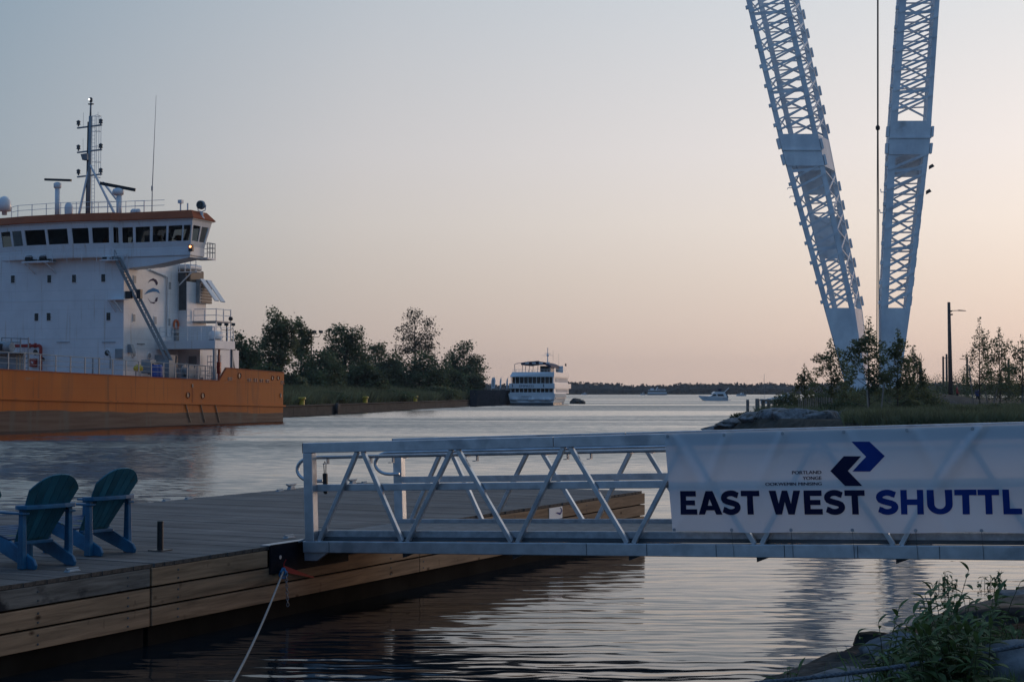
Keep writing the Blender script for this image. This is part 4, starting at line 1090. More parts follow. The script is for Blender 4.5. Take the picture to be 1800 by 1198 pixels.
# ================================================================== ORANGE SHIP
TH = R(19.65)
SH = Frame((-29.4015, 120.465, 0.0), TH)
def Fp(px, py, y=0.0): return SH.on(px, py, 1, y)      # on a transverse plane
def Gp(px, py, x=0.0): return SH.on(px, py, 0, x)      # on a fore-and-aft plane
def ship():
    e = empty('ship', SH.o, (0, 0, -TH), 'large ship with orange hull and tall white superstructure moored at left', 'ship')
    XS, XP, YS, YB = 5.5, -16.5, 15.49, -75.0
    dz = lambda y: 3.435 - .02 * y
    rings = []
    for y, ins in ((YB, 0), (-40, 0), (-20, 0), (0, 0), (10, 0), (15.25, 0), (YS, .16)):
        d = dz(y)
        rings.append([(XS - .5, y, -1.5), (XS - ins, y, -.2), (XS - ins, y, d), (XP + ins, y, d), (XP + ins, y, -.2), (XP + .5, y, -1.5)])
    hull = MB().loft(rings).build('hull', M_hull, e)
    bw = [(4.75, dz(4.75) - .02), (5.85, 4.29), (YS - .1, 4.04), (YS - .1, dz(YS) - .02)]
    MB().prism(bw, XS - .09, XS + .004, 'x').build('bulwark', M_hull, hull)
    MB().box(XP + .2, XS - .12, YS - .22, YS - .14, dz(YS) - .02, 4.04).build('bulwark', M_hull, hull)
    MB().bar((XS - .04, 4.75, dz(4.75)), (XS - .04, 5.85, 4.32), .16, .07, (0, 0, 1)).bar((XS - .04, 5.85, 4.32), (XS - .04, YS - .1, 4.07), .16, .07).build('bulwark_cap', M_roofor, hull)
    MB().bar((XS + .05, YB, 1.60 - .0207 * YB), (XS + .05, YS, 1.60 - .0207 * YS), .16, .14).build('rub_rail', M_hull, hull)
    MB().bar((XS + .012, 5.6, 3.34), (XS + .012, YS - .02, 3.14), .03, .05).build('rub_rail', M_hull, hull)
    MB().bar((XS + .012, YB, dz(YB) - .03), (XS + .012, 4.8, dz(4.8) - .03), .05, .07).build('sheer_strake', M_roofor, hull)
    def hole(px, py, r):
        p = Gp(px, py, XS)
        MB().lathe((XS + .006, p.y, p.z), [(r, 0), (r, .012)], 14, 'x').build('fairlead', M_black, hull)
        MB().lathe((XS, p.y, p.z), [(r, 0), (r * 1.22, .0), (r * 1.22, .05), (r, .05), (r, 0)], 16, 'x').build('fairlead_rim', M_roofor, hull)
    for px, py, r in ((330.5, 694, .20), (356.5, 695, .20), (421, 660, .20), (479, 664, .17), (489, 664, .17)): hole(px, py, r)
    for px, py, w in ((404, 666, .34), (438, 668, .30), (449, 668, .30), (459.5, 669, .30), (470, 669.5, .30), (496, 672, .28)):
        p = Gp(px, py, XS)
        MB().box(XS + .006, XS + .02, p.y - w, p.y + w, p.z - .15, p.z + .15).build('freeing_port', M_dgrey, hull)
        for dy in (-.5, .5): MB().box(XS + .022, XS + .04, p.y + w * dy - .03, p.y + w * dy + .03, p.z - .15, p.z + .15).build('port_bar', M_roofor, hull)
        MB().box(XS + .022, XS + .04, p.y - w, p.y + w, p.z - .02, p.z + .02).build('port_bar', M_roofor, hull)
    for x0, x1 in ((327, 335.5), (353, 361), (378.5, 386.5)):
        a, b = Gp(x0, 711, XS + .05), Gp(x1, 742, XS + .05)
        MB().bar(a, b, .06, .05, (1, 0, 0)).build('fender_bar', M_brownf, hull)
    a, b = Gp(338, 677, XS), Gp(338.5, 708, XS)
    MB().box(XS + .004, XS + .02, a.y - .02, a.y + .02, b.z, a.z).build('weld_seam', M_roofor, hull)
    MB().box(XS + .01, XS + .05, a.y - .08, a.y + .08, a.z - .14, a.z + .1).build('drain', M_dgrey, hull)
    a = Gp(493, 694, XS); MB().box(XS + .01, XS + .05, a.y - .07, a.y + .07, a.z - .2, a.z + .15).build('drain', M_dgrey, hull)
    # deck-edge railing
    rl = MB(); ys = [-24 + 1.62 * i for i in range(18)]
    for y in ys: rl.bar((XS - .15, y, dz(y)), (XS - .15, y, dz(y) + 1.07), .09, .05)
    for f, r in ((1.07, .03), (.72, .018), (.38, .018)): rl.tube((XS - .15, ys[0], dz(ys[0]) + f), (XS - .15, ys[-1], dz(ys[-1]) + f), r, 6)
    rl.build('deck_railing', M_grey, e)

    # ---- main block
    blk = MB().box(-11.6, 0, 0, 7.7, 3.2, 12.66).build('superstructure', M_white, e)
    for z in (9.47, 6.54):
        MB().box(-11.62, .02, -.02, 7.72, z - .02, z + .02).build('deck_seam', M_white, blk)
    def win(p, axis, w=.17, h=.29, m=M_dglass):
        if axis == 'F':
            MB().box(p.x - w - .05, p.x + w + .05, -.03, -.004, p.z - h - .05, p.z + h + .05).build('window_frame', M_white2, blk)
            return MB().box(p.x - w, p.x + w, -.045, -.032, p.z - h, p.z + h).build('window', m, blk)
        MB().box(.004, .03, p.y - w - .05, p.y + w + .05, p.z - h - .05, p.z + h + .05).build('window_frame', M_white2, blk)
        return MB().box(.032, .045, p.y - w, p.y + w, p.z - h, p.z + h).build('window', m, blk)
    for px, py in ((23, 490.5), (87, 490), (130.5, 489.5), (182, 488.5), (64.5, 557), (86, 556.5), (191, 556)): win(Fp(px, py), 'F')
    for px, py in ((236.5, 491), (235, 558.5), (272.5, 563), (298, 502), (297, 566)): win(Gp(px, py), 'G', .16, .29, M_grey)
    for px, py in ((63, 619), (189, 620)):
        p = Fp(px, py); MB().lathe((p.x, -.002, p.z), [(.30, -.05), (.30, 0)], 16, 'y').build('porthole_rim', M_white2, blk)
        MB().lathe((p.x, -.054, p.z), [(.22, -.012), (.22, 0)], 16, 'y').build('porthole', M_dglass, blk)
    for px, py in ((234.5, 622), (262, 624.5), (213, 518)):
        if px == 213: continue
        p = Gp(px, py); MB().lathe((.002, p.y, p.z), [(.28, 0), (.28, .05)], 16, 'x').build('porthole_rim', M_white2, blk)
        MB().lathe((.054, p.y, p.z), [(.21, 0), (.21, .012)], 16, 'x').build('porthole', M_grey, blk)
    for px, py in ((112, 601), (192, 601), (25, 601)):     # grab rails
        p = Fp(px, py); MB().bar((p.x - .6, -.08, p.z), (p.x + .6, -.08, p.z), .03, .05).bar((p.x - .4, -.08, p.z), (p.x - .4, 0, p.z), .03, .03).bar((p.x + .4, -.08, p.z), (p.x + .4, 0, p.z), .03, .03).build('grab_rail', M_grey, blk)
    p = Fp(211, 621); MB().box(p.x - .36, p.x + .30, -.14, -.003, p.z - .36, p.z + .36).build('locker', M_grey, blk, bevel=.02)
    p = Gp(247, 604); MB().box(.003, .08, p.y - .5, p.y + .5, p.z - .03, p.z + .03).build('grab_rail', M_grey, blk)
    p = Gp(228, 613); MB().hexa([(.01, p.y - .3, p.z - .3), (.5, p.y - .3, p.z - .3), (.5, p.y + .1, p.z - .3), (.01, p.y + .1, p.z - .3)], [(.01, p.y - .3, p.z + .35), (.25, p.y - .3, p.z + .35), (.25, p.y + .1, p.z + .35), (.01, p.y + .1, p.z + .35)]).build('floodlight', M_grey, blk)
    # drain pipe down the side
    y0 = Gp(293, 500).y
    MB().path([(.1, Gp(262, 474).y, Gp(262, 474).z), (.1, y0 - .1, Gp(291, 486).z), (.1, y0, Gp(293, 490).z), (.1, y0, 6.8)], .07, 6).build('downpipe', M_white, blk)
    MB().tube((-.6, -.12, 12.6), (-.6, -.12, 15.0), .06, 6).build('downpipe', M_white, blk)
    # brackets on the front (triangular struts near the corner) and the shelf with lamps
    p, q = Fp(200, 527, -.6), Fp(215, 548, -.02)
    MB().bar((p.x, -.6, p.z), (-.15, -.02, q.z), .1, .1).bar((p.x - .5, -.6, p.z), (-.65, -.02, q.z), .08, .08).box(p.x - .7, .4, -.65, .0, p.z, p.z + .06).build('bracket', M_white, blk)
    p = Fp(68, 461, -.5)
    MB().box(p.x - 1.25, p.x + 1.25, -1.0, -.003, p.z - .05, p.z + .06).build('lamp_shelf', M_white, blk)
    for dx in (-1.0, .9): MB().bar((p.x + dx, -.95, p.z - .05), (p.x + dx + .35, -.02, p.z - .85), .07, .09).build('shelf_strut', M_white, blk)
    for dx in (-.75, .55):
        MB().lathe((p.x + dx, -.7, p.z + .27), [(.1, -.28), (.24, -.2), (.26, .22), (.14, .3)], 12, 'x').build('floodlight', M_black, blk)
        MB().box(p.x + dx - .12, p.x + dx + .55, -.75, -.6, p.z + .08, p.z + .2).build('lamp_base', M_black, blk)
    p = Fp(192, 458, -.5)
    MB().box(p.x - .6, p.x + .75, -.9, -.003, p.z - .03, p.z + .05).box(p.x - .45, p.x + .05, -.8, -.4, p.z + .05, p.z + .3).build('lamp_shelf', M_white, blk)
    MB().box(p.x - .4, p.x + .0, -.84, -.805, p.z + .1, p.z + .26).build('floodlight', M_black, blk)
    # catwalk railing in front of the bridge
    rl = MB(); z0 = Fp(100, 461, -.9).z
    for i in range(9):
        x = -11 + i * 1.32; rl.bar((x, -1.0, z0), (x, -1.0, z0 + 1.0), .035, .035)
    for h in (.5, 1.0): rl.tube((-11, -1.0, z0 + h), (-.4, -1.0, z0 + h), .018, 5)
    rl.build('catwalk_rail', M_white, blk)

    # ---- bridge
    v3, v4, v5, v6 = Fp(196, 400, -.5), Fp(127, 400, -.8), Fp(45, 400, -.6), Fp(4, 400, 0.1)
    poly = [(5.75, 2.0), (5.75, 0.0), (-.3, 0.0), (v3.x, -.5), (v4.x, -.8), (v5.x, -.6), (v6.x, 0.0), (-17.2, 0.0), (-17.2, 2.0), (-11.0, 2.0), (-11.0, 6.0), (-.2, 6.0), (-.2, 2.0)]
    def ring(off, z):
        n = len(poly); out = []
        for i in range(n):
            a, b, c = Vector(poly[i - 1]), Vector(poly[i]), Vector(poly[(i + 1) % n])
            d0, d1 = (b - a).normalized(), (c - b).normalized()
            n0, n1 = Vector((-d0.y, d0.x)), Vector((-d1.y, d1.x))
            k = (n0 + n1); k /= max(.3, k.length_squared / 2)
            q = b + k * off; out.append((q.x, q.y, z))
        return out
    Z0, ZS, ZH, ZT = 12.66, 13.72, 14.86, 15.34
    fo = lambda z: .42 * max(0, (z - 13.3)) / (ZT - 13.3)
    br = MB().loft([ring(0, Z0), ring(0, 13.3), ring(fo(ZS), ZS)], cap=False)
    br.loft([ring(fo(ZH), ZH), ring(fo(ZT), ZT)], cap=False)
    br = br.build('bridge', M_white, e)
    MB().loft([ring(-.06, Z0 - .04), ring(-.06, Z0 + .04)]).build('bridge_floor', M_white, br)
    MB().loft([ring(-.3, 13.45), ring(-.3, 13.5)]).build('console_deck', M_dgrey, br)
    wins = {0: [(.08, .46), (.54, .93)], 1: [(.03, .18), (.22, .42), (.46, .65), (.68, .87), (.89, .985)], 2: [(.2, .74)], 3: [(.05, .46), (.55, .96)], 4: [(.06, .48), (.53, .96)], 5: [(.06, .44), (.52, .9)], 6: [(.02, .2), (.25, .48), (.52, .74), (.78, .97)], 7: [(.08, .46), (.54, .93)], 8: [(.05, .3), (.35, .65), (.7, .95)], 9: [], 10: [(.3, .4), (.6, .7)], 11: [], 12: [(.03, .2), (.24, .44), (.48, .68), (.72, .95)]}
    wins[1] = [(1 - b, 1 - a) for a, b in wins[1]][::-1]
    r0, r1 = ring(fo(ZS), ZS), ring(fo(ZH), ZH); n = len(poly)
    rin0, rin1 = ring(fo(ZS) - .1, ZS), ring(fo(ZH) - .1, ZH)
    rg0, rg1 = ring(fo(ZS) - .045, ZS), ring(fo(ZH) - .045, ZH)
    def lp(a, b, f): return Vector(a).lerp(Vector(b), f)
    for i in range(n):
        j = (i + 1) % n; f = 0.0
        for a, b in wins[i] + [(1.0, 1.0)]:
            if a > f:
                MB().hexa([lp(r0[i], r0[j], f), lp(r0[i], r0[j], a), lp(rin0[i], rin0[j], a), lp(rin0[i], rin0[j], f)], [lp(r1[i], r1[j], f), lp(r1[i], r1[j], a), lp(rin1[i], rin1[j], a), lp(rin1[i], rin1[j], f)]).build('mullion', M_white, br)
            if b > a:
                q = [lp(rg0[i], rg0[j], a), lp(rg0[i], rg0[j], b), lp(rg1[i], rg1[j], b), lp(rg1[i], rg1[j], a)]
                MB().add(q, [(0, 1, 2, 3)]).build('window_pane', M_glass, br)
            f = b
    # interior: dark lining of the wheelhouse and a few consoles
    MB().box(-10.6, -.7, 1.5, 1.6, 13.5, ZT - .06).box(-10.6, -10.5, .6, 3.0, 13.5, 15.0).build('wheelhouse_lining', M_dgrey, br)
    MB().box(-9, -2, .2, .7, 13.5, 14.2).box(1.4, 2.6, .6, 1.1, 13.5, 14.3).build('console', M_dgrey, br)
    MB().lathe((3.0, 1.2, 13.5), [(.1, 0), (.12, .3), (.35, .55), (.2, .95), (.02, 1.05)], 9).lathe((4.0, 1.2, 13.5), [(.1, 0), (.1, .35), (.42, .5), (.25, .75), (.05, .8)], 9).build('helm_chair', M_black, br)
    roof = MB().loft([ring(.60, ZT), ring(.62, ZT + .06), ring(.12, ZT + .66), ring(.0, ZT + .68)]).build('roof_visor', M_roofor, br)
    MB().loft([ring(.54, ZT - .05), ring(.54, ZT - .004)]).build('soffit', M_white, br)
    # wing bracket and its balcony
    MB().prism([(.003, 12.61), (5.65, 12.61), (5.65, 12.5), (2.3, 11.95), (.003, 11.80)], .1, 1.9, 'y').build('wing_bracket', M_white, br)
    MB().box(4.7, 6.0, 2.05, 3.3, 12.5, 12.62).build('wing_balcony', M_white, br)
    rl = MB()
    for x, y in ((5.95, 2.1), (5.95, 2.5), (5.95, 2.9), (5.95, 3.25), (5.5, 3.25), (4.9, 3.25)): rl.bar((x, y, 12.6), (x, y, 13.75), .05, .05)
    for h in (13.75, 13.4, 13.05): rl.path([(5.95, 2.1, h), (5.95, 3.25, h), (4.75, 3.25, h)], .025, 5)
    rl.build('balcony_rail', M_grey, br)
    MB().box(5.72, 6.05, -.22, -.01, 12.9, 13.4).build('lamp_housing', M_black, br)
    MB().lathe((5.88, -.235, 13.25), [(.0, -.03), (.085, -.02), (.085, 0)], 10, 'y').build('wing_lamp', M_lampO, br)
    MB().box(5.4, 5.7, -.06, -.005, 13.5, 13.56).build('lamp_shelf', M_white, br)

    # ---- roof gear
    ZR = ZT + .68
    rl = MB()
    pr = [Fp(20, 360, 1).x, -2.0]
    pts = [(-11, 1.0), (-9.8, .2), (-5.5, -.3), (-1.6, .2), (-.9, .6), (1.2, .8), (3.0, .8)]
    for a, b in zip(pts, pts[1:]):
        L = math.dist(a, b); k = max(1, int(L / 1.3))
        for i in range(k):
            t = i / k; x, y = a[0] + (b[0] - a[0]) * t, a[1] + (b[1] - a[1]) * t
            rl.bar((x, y, ZR), (x, y, ZR + .95), .045, .045)
        for h in (.95, .55): rl.tube((a[0], a[1], ZR + h), (b[0], b[1], ZR + h), .02, 5)
    for i in range(9): rl.bar((-8 + i * .85, 4.6, ZR), (-8 + i * .85, 4.6, ZR + 1.5), .04, .04)
    for h in (1.5, 1.1): rl.tube((-8, 4.6, ZR + h), (-1.2, 4.6, ZR + h), .02, 5)
    rl.build('roof_railing', M_white, e)
    def Zr(py, y): return Fp(150, py, y).z
    mx, my = Fp(157.5, 270, 3).x, 3.0
    mast = MB().tube((mx - .08, my, ZR - .1), (mx + .05, my, Zr(205, 3)), .17, 10, .13).tube((mx + .05, my, Zr(205, 3)), (mx + .08, my, Zr(178, 3)), .08, 8, .06).build('mast', M_grey, e, smooth=True)
    MB().tube((mx - .22, my - .1, ZR), (mx - .1, my - .1, Zr(215, 3)), .045, 6).build('mast_cable_tray', M_black, mast)
    for px, py, py2 in ((137, 365, 290), (206, 352, 288)):
        MB().tube((Fp(px, py, 2.6).x, 2.6, ZR - .1), (mx, my, Zr(py2, 3)), .11, 8, .08).build('mast_leg', M_white, mast)
    for py in (223, 266, 309):
        z = Zr(py, 3); a, b = Fp(136, py, 3).x, Fp(179, py, 3).x
        MB().bar((a, my, z - .06), (b, my, z + .06), .12, .11).build('yardarm', M_grey, mast)
        for x in (a + .1, b - .1):
            MB().lathe((x, my, z + .06), [(.06, 0), (.06, .12), (.17, .15), (.14, .2), (.13, .34), (.17, .36), (.17, .40), (.05, .5)], 10).build('navigation_lamp', M_dgrey, mast)
    MB().tube((mx - .6, my, Zr(223, 3)), (mx - .6, my, Zr(198, 3)), .012, 4).tube((mx - .6, my, Zr(266, 3)), (mx - .62, my, Zr(243, 3)), .012, 4).tube((mx + .75, my, Zr(223, 3)), (mx + .75, my, Zr(198, 3)), .012, 4).build('rod_antenna', M_grey, mast)
    ld = MB(); lx0, lx1, cx1 = mx + .22, mx + .48, mx + .78
    zb, ztp = ZR, Zr(204, 3)
    for x in (lx0, lx1): ld.tube((x, my, zb), (x, my, ztp), .022, 5)
    k = 0
    while zb + .3 * k < ztp: ld.tube((lx0, my, zb + .3 * k), (lx1, my, zb + .3 * k), .014, 4); k += 1
    for h in (204, 231, 258, 285, 312):
        z = Zr(h, 3); ld.path([(lx0, my, z), (lx0 + .05, my + .5, z), (cx1 - .1, my + .55, z), (cx1, my + .2, z), (cx1, my - .1, z), (lx1, my, z)], .02, 5)
    for x, y in ((cx1, my + .1), (cx1 - .12, my + .55), (lx0 + .06, my + .5)): ld.tube((x, y, Zr(309, 3)), (x, y, ztp), .02, 5)
    ld.build('mast_ladder', M_white, mast)
    p = Fp(152, 276, 2.8); MB().hexa([(p.x - .25, 2.6, p.z - .25), (p.x + .2, 2.6, p.z - .25), (p.x + .2, 3, p.z - .25), (p.x - .25, 3, p.z - .25)], [(p.x - .35, 2.5, p.z + .2), (p.x + .2, 2.5, p.z + .25), (p.x + .2, 3, p.z + .25), (p.x - .35, 3, p.z + .2)]).build('horn', M_grey, mast)
    zt = Zr(178, 3)
    MB().box(mx - .12, mx + .3, my - .1, my + .1, zt - .3, zt - .22).lathe((mx + .08, my, zt - .1), [(.1, 0), (.13, .05), (.13, .3), (.06, .36)], 9).build('masthead_fitting', M_dgrey, mast)
    MB().lathe((mx + .02, my - .16, zt + .08), [(.02, -.05), (.06, -.03), (.06, .03), (.02, .05)], 10, 'y').build('masthead_lamp', M_lampW, mast)
    # radars
    x = Fp(101, 340, 2).x; z = Fp(101, 318, 2).z
    rd = MB().tube((x, 2, ZR), (x, 2, z - .55), .2, 10).lathe((x, 2, z - .6), [(.22, 0), (.3, .08), (.3, .4), (.14, .5)], 12).build('radar_pedestal', M_white, e, smooth=True)
    MB().bar((Fp(79, 315.5, 2).x, 2, Fp(79, 315.5, 2).z), (Fp(125, 317, 2).x, 2, Fp(125, 317, 2).z), .18, .17).build('radar_scanner', M_black, rd)
    MB().lathe((x + .85, 2.3, ZR), [(.3, 0), (.32, .5), (.34, .9), (.26, 1.2), (.1, 1.3)], 12).build('satellite_dome', M_white, e, smooth=True)
    x = Fp(207.5, 350, 1.4).x; z = Fp(207.5, 330, 1.4).z
    rd = MB().tube((x + .1, 1.4, ZR - .3), (x + .1, 1.4, z - .6), .22, 10).lathe((x, 1.4, z - .62), [(.2, 0), (.42, .1), (.46, .3), (.38, .5), (.16, .6)], 14).build('radar_pedestal', M_white, e, smooth=True)
    a, b = Fp(176, 322, .9), Fp(238, 334, 1.9)
    MB().bar(a, b, .2, .24).build('radar_scanner', M_black, rd)
    MB().bar((Fp(179, 326, 2).x, 2.2, Fp(179, 320, 2).z), (x + .05, 1.6, ZR + .9), .13, .13).build('stay', M_white, rd)
    a, b = Fp(267, 372, 1), Fp(274.5, 168, 1)
    MB().path([(a.x, 1, ZR - .4), (a.x + .02, 1, a.z + (b.z - a.z) * .2), (b.x, 1, b.z)], [.045, .035, .012], 6).lathe((a.x, 1, a.z + 1.55), [(.03, 0), (.07, .1), (.07, .35), (.03, .45)], 8).build('whip_antenna', M_grey, e)
    p = Fp(8, 358, 2)
    MB().lathe((p.x, 2, p.z), [(.2, -.9), (.2, -.62), (.5, -.6), (.52, -.1), (.47, .25), (.3, .5), (.1, .6)], 18).build('satellite_dome', M_white2, e, smooth=True)
    p = Fp(354.5, 364, 1.0)
    sl = MB().lathe((p.x, .75, p.z + .15), [(.2, .0), (.33, -.0), (.34, .25), (.2, .5), (.05, .55)], 14, 'y').build('searchlight', M_grey, e, smooth=True)
    MB().lathe((p.x, .74, p.z + .15), [(.28, -.012), (.28, 0)], 14, 'y').build('lens', M_dglass, sl)
    MB().path([(p.x - .36, 1, p.z + .15), (p.x - .3, 1, p.z - .25), (p.x, 1, p.z - .35), (p.x + .3, 1, p.z - .25), (p.x + .36, 1, p.z + .15)], .04, 6).lathe((p.x, 1, p.z - .9), [(.26, 0), (.2, .15), (.12, .2), (.12, .55)], 10).build('yoke', M_white, sl)
    for px, py, hd in ((317.5, 357, 1), (330, 357, 0)):
        p = Fp(px, py, 1.2); m_ = MB().tube((p.x, 1.2, ZR - .45), (p.x, 1.2, p.z), .06, 6)
        if hd: m_.box(p.x - .16, p.x + .16, 1.05, 1.35, p.z - .02, p.z + .24)
        m_.build('antenna_post', M_white, e)
    for px, r in ((236, .3), (243, .2)):
        p = Fp(px, 372, 1.5); MB().lathe((p.x, 1.5, ZR - .3), [(r, 0), (r, .6), (r * .6, .75)], 8).build('vent', M_white, e)

    # ---- emblem on the side
    def emblem(pts, m):
        q = [Gp(160 + x / 4.992, 320 + y / 4.992, 0) for x, y in pts]
        MB().prism([(v.y, v.z) for v in q], .006, .012, 'x').build('emblem', m, blk)
    emblem([(497, 888), (515, 858), (545, 843), (572, 856), (586, 882), (582, 900), (570, 905), (562, 882), (548, 867), (530, 865), (512, 873)], M_purple)
    emblem([(465, 987), (500, 947), (545, 927), (590, 945), (604, 977), (575, 963), (540, 962), (500, 973)], M_lblue)
    emblem([(495, 1015), (514, 1040), (540, 1052), (560, 1042), (568, 1015), (586, 1010), (581, 1043), (552, 1067), (520, 1058)], M_purple)

    # ---- aft casing, funnel, platforms
    cas = MB().box(-9, .8, 7.75, 10.7, 3.2, 11.3).build('engine_casing', M_white, e)
    MB().box(.08, .72, 7.70, 7.745, 9.0, 12.0).build('casing_door', M_dgrey, cas)
    MB().box(-3, .8, 8.15, 10.4, 11.31, 12.3).build('funnel', M_brownf, cas, bevel=.12)
    MB().box(-2.9, .7, 8.2, 10.3, 12.31, 12.75).build('funnel_cap', M_white, cas, bevel=.15)
    MB().box(-.5, 1.7, 7.72, 8.4, 12.02, 12.1).build('casing_platform', M_white, cas)
    rl = MB()
    for i in range(5): rl.bar((-.4 + .5 * i, 7.74, 12.1), (-.4 + .5 * i, 7.74, 13.1), .05, .05)
    for h in (12.6, 13.1): rl.tube((-.4, 7.74, h), (1.7, 7.74, h), .025, 5)
    rl.build('platform_rail', M_white, cas)
    MB().bar((.1, 7.7, 11.0), (1.2, 7.72, 12.0), .08, .1).build('platform_strut', M_white, cas)
    a, b = Gp(345, 491, .82), Gp(364, 534, .82)
    y0, y1, z0, z1 = a.y, b.y, b.z, a.z
    MB().box(.81, 1.15, y0, y1 + .2, z0, z1).build('louvre_box', M_grey, cas)
    for i in range(8): MB().box(1.0, 1.2, y0 + .25, y1 + .15, z0 + (z1 - z0) * (i + .2) / 8, z0 + (z1 - z0) * (i + .55) / 8).build('louvre', M_brownf, cas)
    for k in (0, 1):
        c = Gp(352 + 11 * k, 491 + 2 * k, 1.2); d = Gp(372 + 11 * k, 529 + 2 * k, 1.9)
        MB().hexa([(1.2, c.y - .05, c.z), (1.2, c.y + .62, c.z), (2.2, d.y + .62, d.z), (2.2, d.y - .05, d.z)], [(1.24, c.y - .05, c.z + .06), (1.24, c.y + .62, c.z + .06), (2.24, d.y + .62, d.z + .06), (2.24, d.y - .05, d.z + .06)]).build('louvre_flap', M_white, cas)
    pl = MB().box(.81, 3.0, 8.6, 11.0, 8.05, 8.15).build('side_platform', M_grey, cas)
    rl = MB()
    for x, y in ((.9, 8.65), (1.9, 8.65), (2.95, 8.65), (2.95, 9.8), (2.95, 10.95)): rl.bar((x, y, 3.4 if (x, y) in ((2.95, 8.65), (2.95, 10.95)) else 8.1), (x, y, 9.15 if x > 2 else 9.0), .07, .07)
    for h in (8.6, 9.1): rl.path([(.9, 8.65, h), (2.95, 8.65, h), (2.95, 10.95, h)], .03, 5)
    rl.build('platform_rail', M_white, cas)
    MB().lathe((2.95, 10.95, 8.25), [(.1, 0), (.2, .1), (.15, .3)], 8).build('floodlight', M_black, cas)
    # boat deck slab
    zt, zb = Gp(378, 598, 5.2).z, Gp(378, 612.5, 5.2).z
    bd = MB().box(.01, 5.2, 4.6, 7.7, zb, zt).build('boat_deck', M_white, e)
    MB().box(.6, 3.6, 6.95, 7.05, zt, zt + 1.25).box(3.5, 3.6, 7.05, 7.68, zt, zt + 1.25).build('deck_screen', M_white, bd)
    rl = MB()
    for x, y in ((.2, 4.7), (1.4, 4.7), (2.7, 4.7), (3.9, 4.7), (5.1, 4.7), (5.1, 5.7), (5.1, 6.7), (5.1, 7.6)): rl.bar((x, y, zt), (x, y, zt + 1.05), .05, .05)
    for h in (.35, .7, 1.05): rl.path([(.2, 4.7, zt + h), (5.1, 4.7, zt + h), (5.1, 7.6, zt + h)], .02, 5)
    rl.build('deck_railing', M_white, bd)
    for x, y in ((5.05, 4.75), (5.05, 7.5)): MB().bar((x, y, 3.3), (x, y, zb), .16, .16).build('deck_post', M_grey, bd)
    MB().bar((5.05, 7.5, 5.4), (5.05, 8.1, 3.9), .1, .1).build('deck_post', M_grey, bd)
    p = Fp(400, 590, 9.5); MB().lathe((4.3, 6.3, zt + .45), [(.2, -.7), (.36, -.55), (.36, .55), (.2, .7)], 12, 'y').build('life_raft', M_white2, bd, smooth=True)
    MB().box(4.0, 4.6, 5.7, 6.9, zt, zt + .12).build('raft_cradle', M_grey, bd)
    # life-ring and its box
    p = Gp(308.5, 571, .05); lb = MB()
    lb.path([(.12, p.y + .33 * math.cos(t), p.z + .38 * math.sin(t)) for t in lin(0, 2 * math.pi, 20)], .085, 8)
    lb.build('life_ring', M_lifebuoy, blk)
    p = Gp(307, 582, .05); MB().box(.05, .4, p.y - .4, p.y + .4, p.z - .2, p.z + .18).box(.05, .3, p.y - .15, p.y + .25, p.z - 1.0, p.z - .2).build('ring_box', M_grey, blk)
    # lower aft house under the boat deck
    low = MB().box(-9, 2.0, 7.78, 14, 3.2, 5.9).build('aft_house', M_white, e)
    MB().box(1.0, 1.7, 7.70, 7.775, 3.5, 5.3).build('house_door', M_grey, low)
    MB().tube((4.0, 7.3, 3.3), (4.0, 7.3, 6.0), .09, 6).box(3.85, 4.15, 7.2, 7.4, 3.9, 4.8).build('fire_main', M_redp, low)
    cg = MB()
    for i in range(5): cg.tube((2.2 + .3 * i, 8.6, 3.3), (2.2 + .3 * i, 8.6, 5.4), .03, 5)
    for i in range(5): cg.tube((2.2, 8.6, 3.5 + .45 * i), (3.4, 8.6, 3.5 + .45 * i), .03, 5)
    cg.build('cage_rack', M_white, low)
    # ---- accommodation ladder
    a, b = Fp(201, 452, -.6), Gp(304, 655, 2.6)
    d = (b - a); s = Vector((.28, .35, 0)).normalized() * .38
    la = MB().bar(a, b, .08, .2).bar(a + s, b + s, .08, .2)
    for i in range(40): la.bar(a + d * (i / 40), a + d * (i / 40) + s, .14, .035)
    rail_up = Vector((0, 0, .7))
    for i in range(0, 10): la.bar(a + d * (i / 9.5), a + d * (i / 9.5) + rail_up * .8, .03, .03)
    la.tube(a + rail_up * .8, b + rail_up * .8, .03, 5)
    lo = la.build('accommodation_ladder', M_grey, e)
    q = a + d * .32
    MB().box(q.x - .55, q.x - .05, q.y - .3, q.y + .1, q.z - .3, q.z + .25).box(q.x + .28, q.x + .62, q.y, q.y + .3, q.z - .3, q.z + .4).build('ladder_box', M_black, lo)
    MB().bar(a + Vector((-.5, .1, .1)), a + Vector((1.0, .1, .2)), .1, .1).bar(a + Vector((-.4, .1, 0)), a + Vector((-.4, .1, 1.0)), .07, .07).bar(a + Vector((1.0, .1, .2)), a + Vector((1.0, .4, -1.2)), .06, .06).build('ladder_davit', M_white, lo)
    # ---- deck gear
    def drum(px, py, y_, r, h, m, name):
        p = Fp(px, py, y_); MB().lathe((p.x, y_, p.z - h / 2), [(r * .9, 0), (r, h * .15), (r, h * .85), (r * .8, h)], 12).build(name, m, e)
    def crate(px, py, y_, w, h, m, name, d=.8):
        p = Fp(px, py, y_); MB().box(p.x - w / 2, p.x + w / 2, y_, y_ + d, p.z - h / 2, p.z + h / 2).build(name, m, e, bevel=.02)
    crate(256, 644, -1.2, .8, 1.0, M_grey, 'deck_locker'); crate(265, 648, -1.0, .5, .8, M_dgrey, 'deck_locker')
    p = Fp(243, 647, -2.0); MB().lathe((p.x, -2, p.z), [(.08, -.25), (.32, -.2), (.36, 0), (.3, .15), (.12, .28)], 12).build('mooring_buoy', M_yel, e)
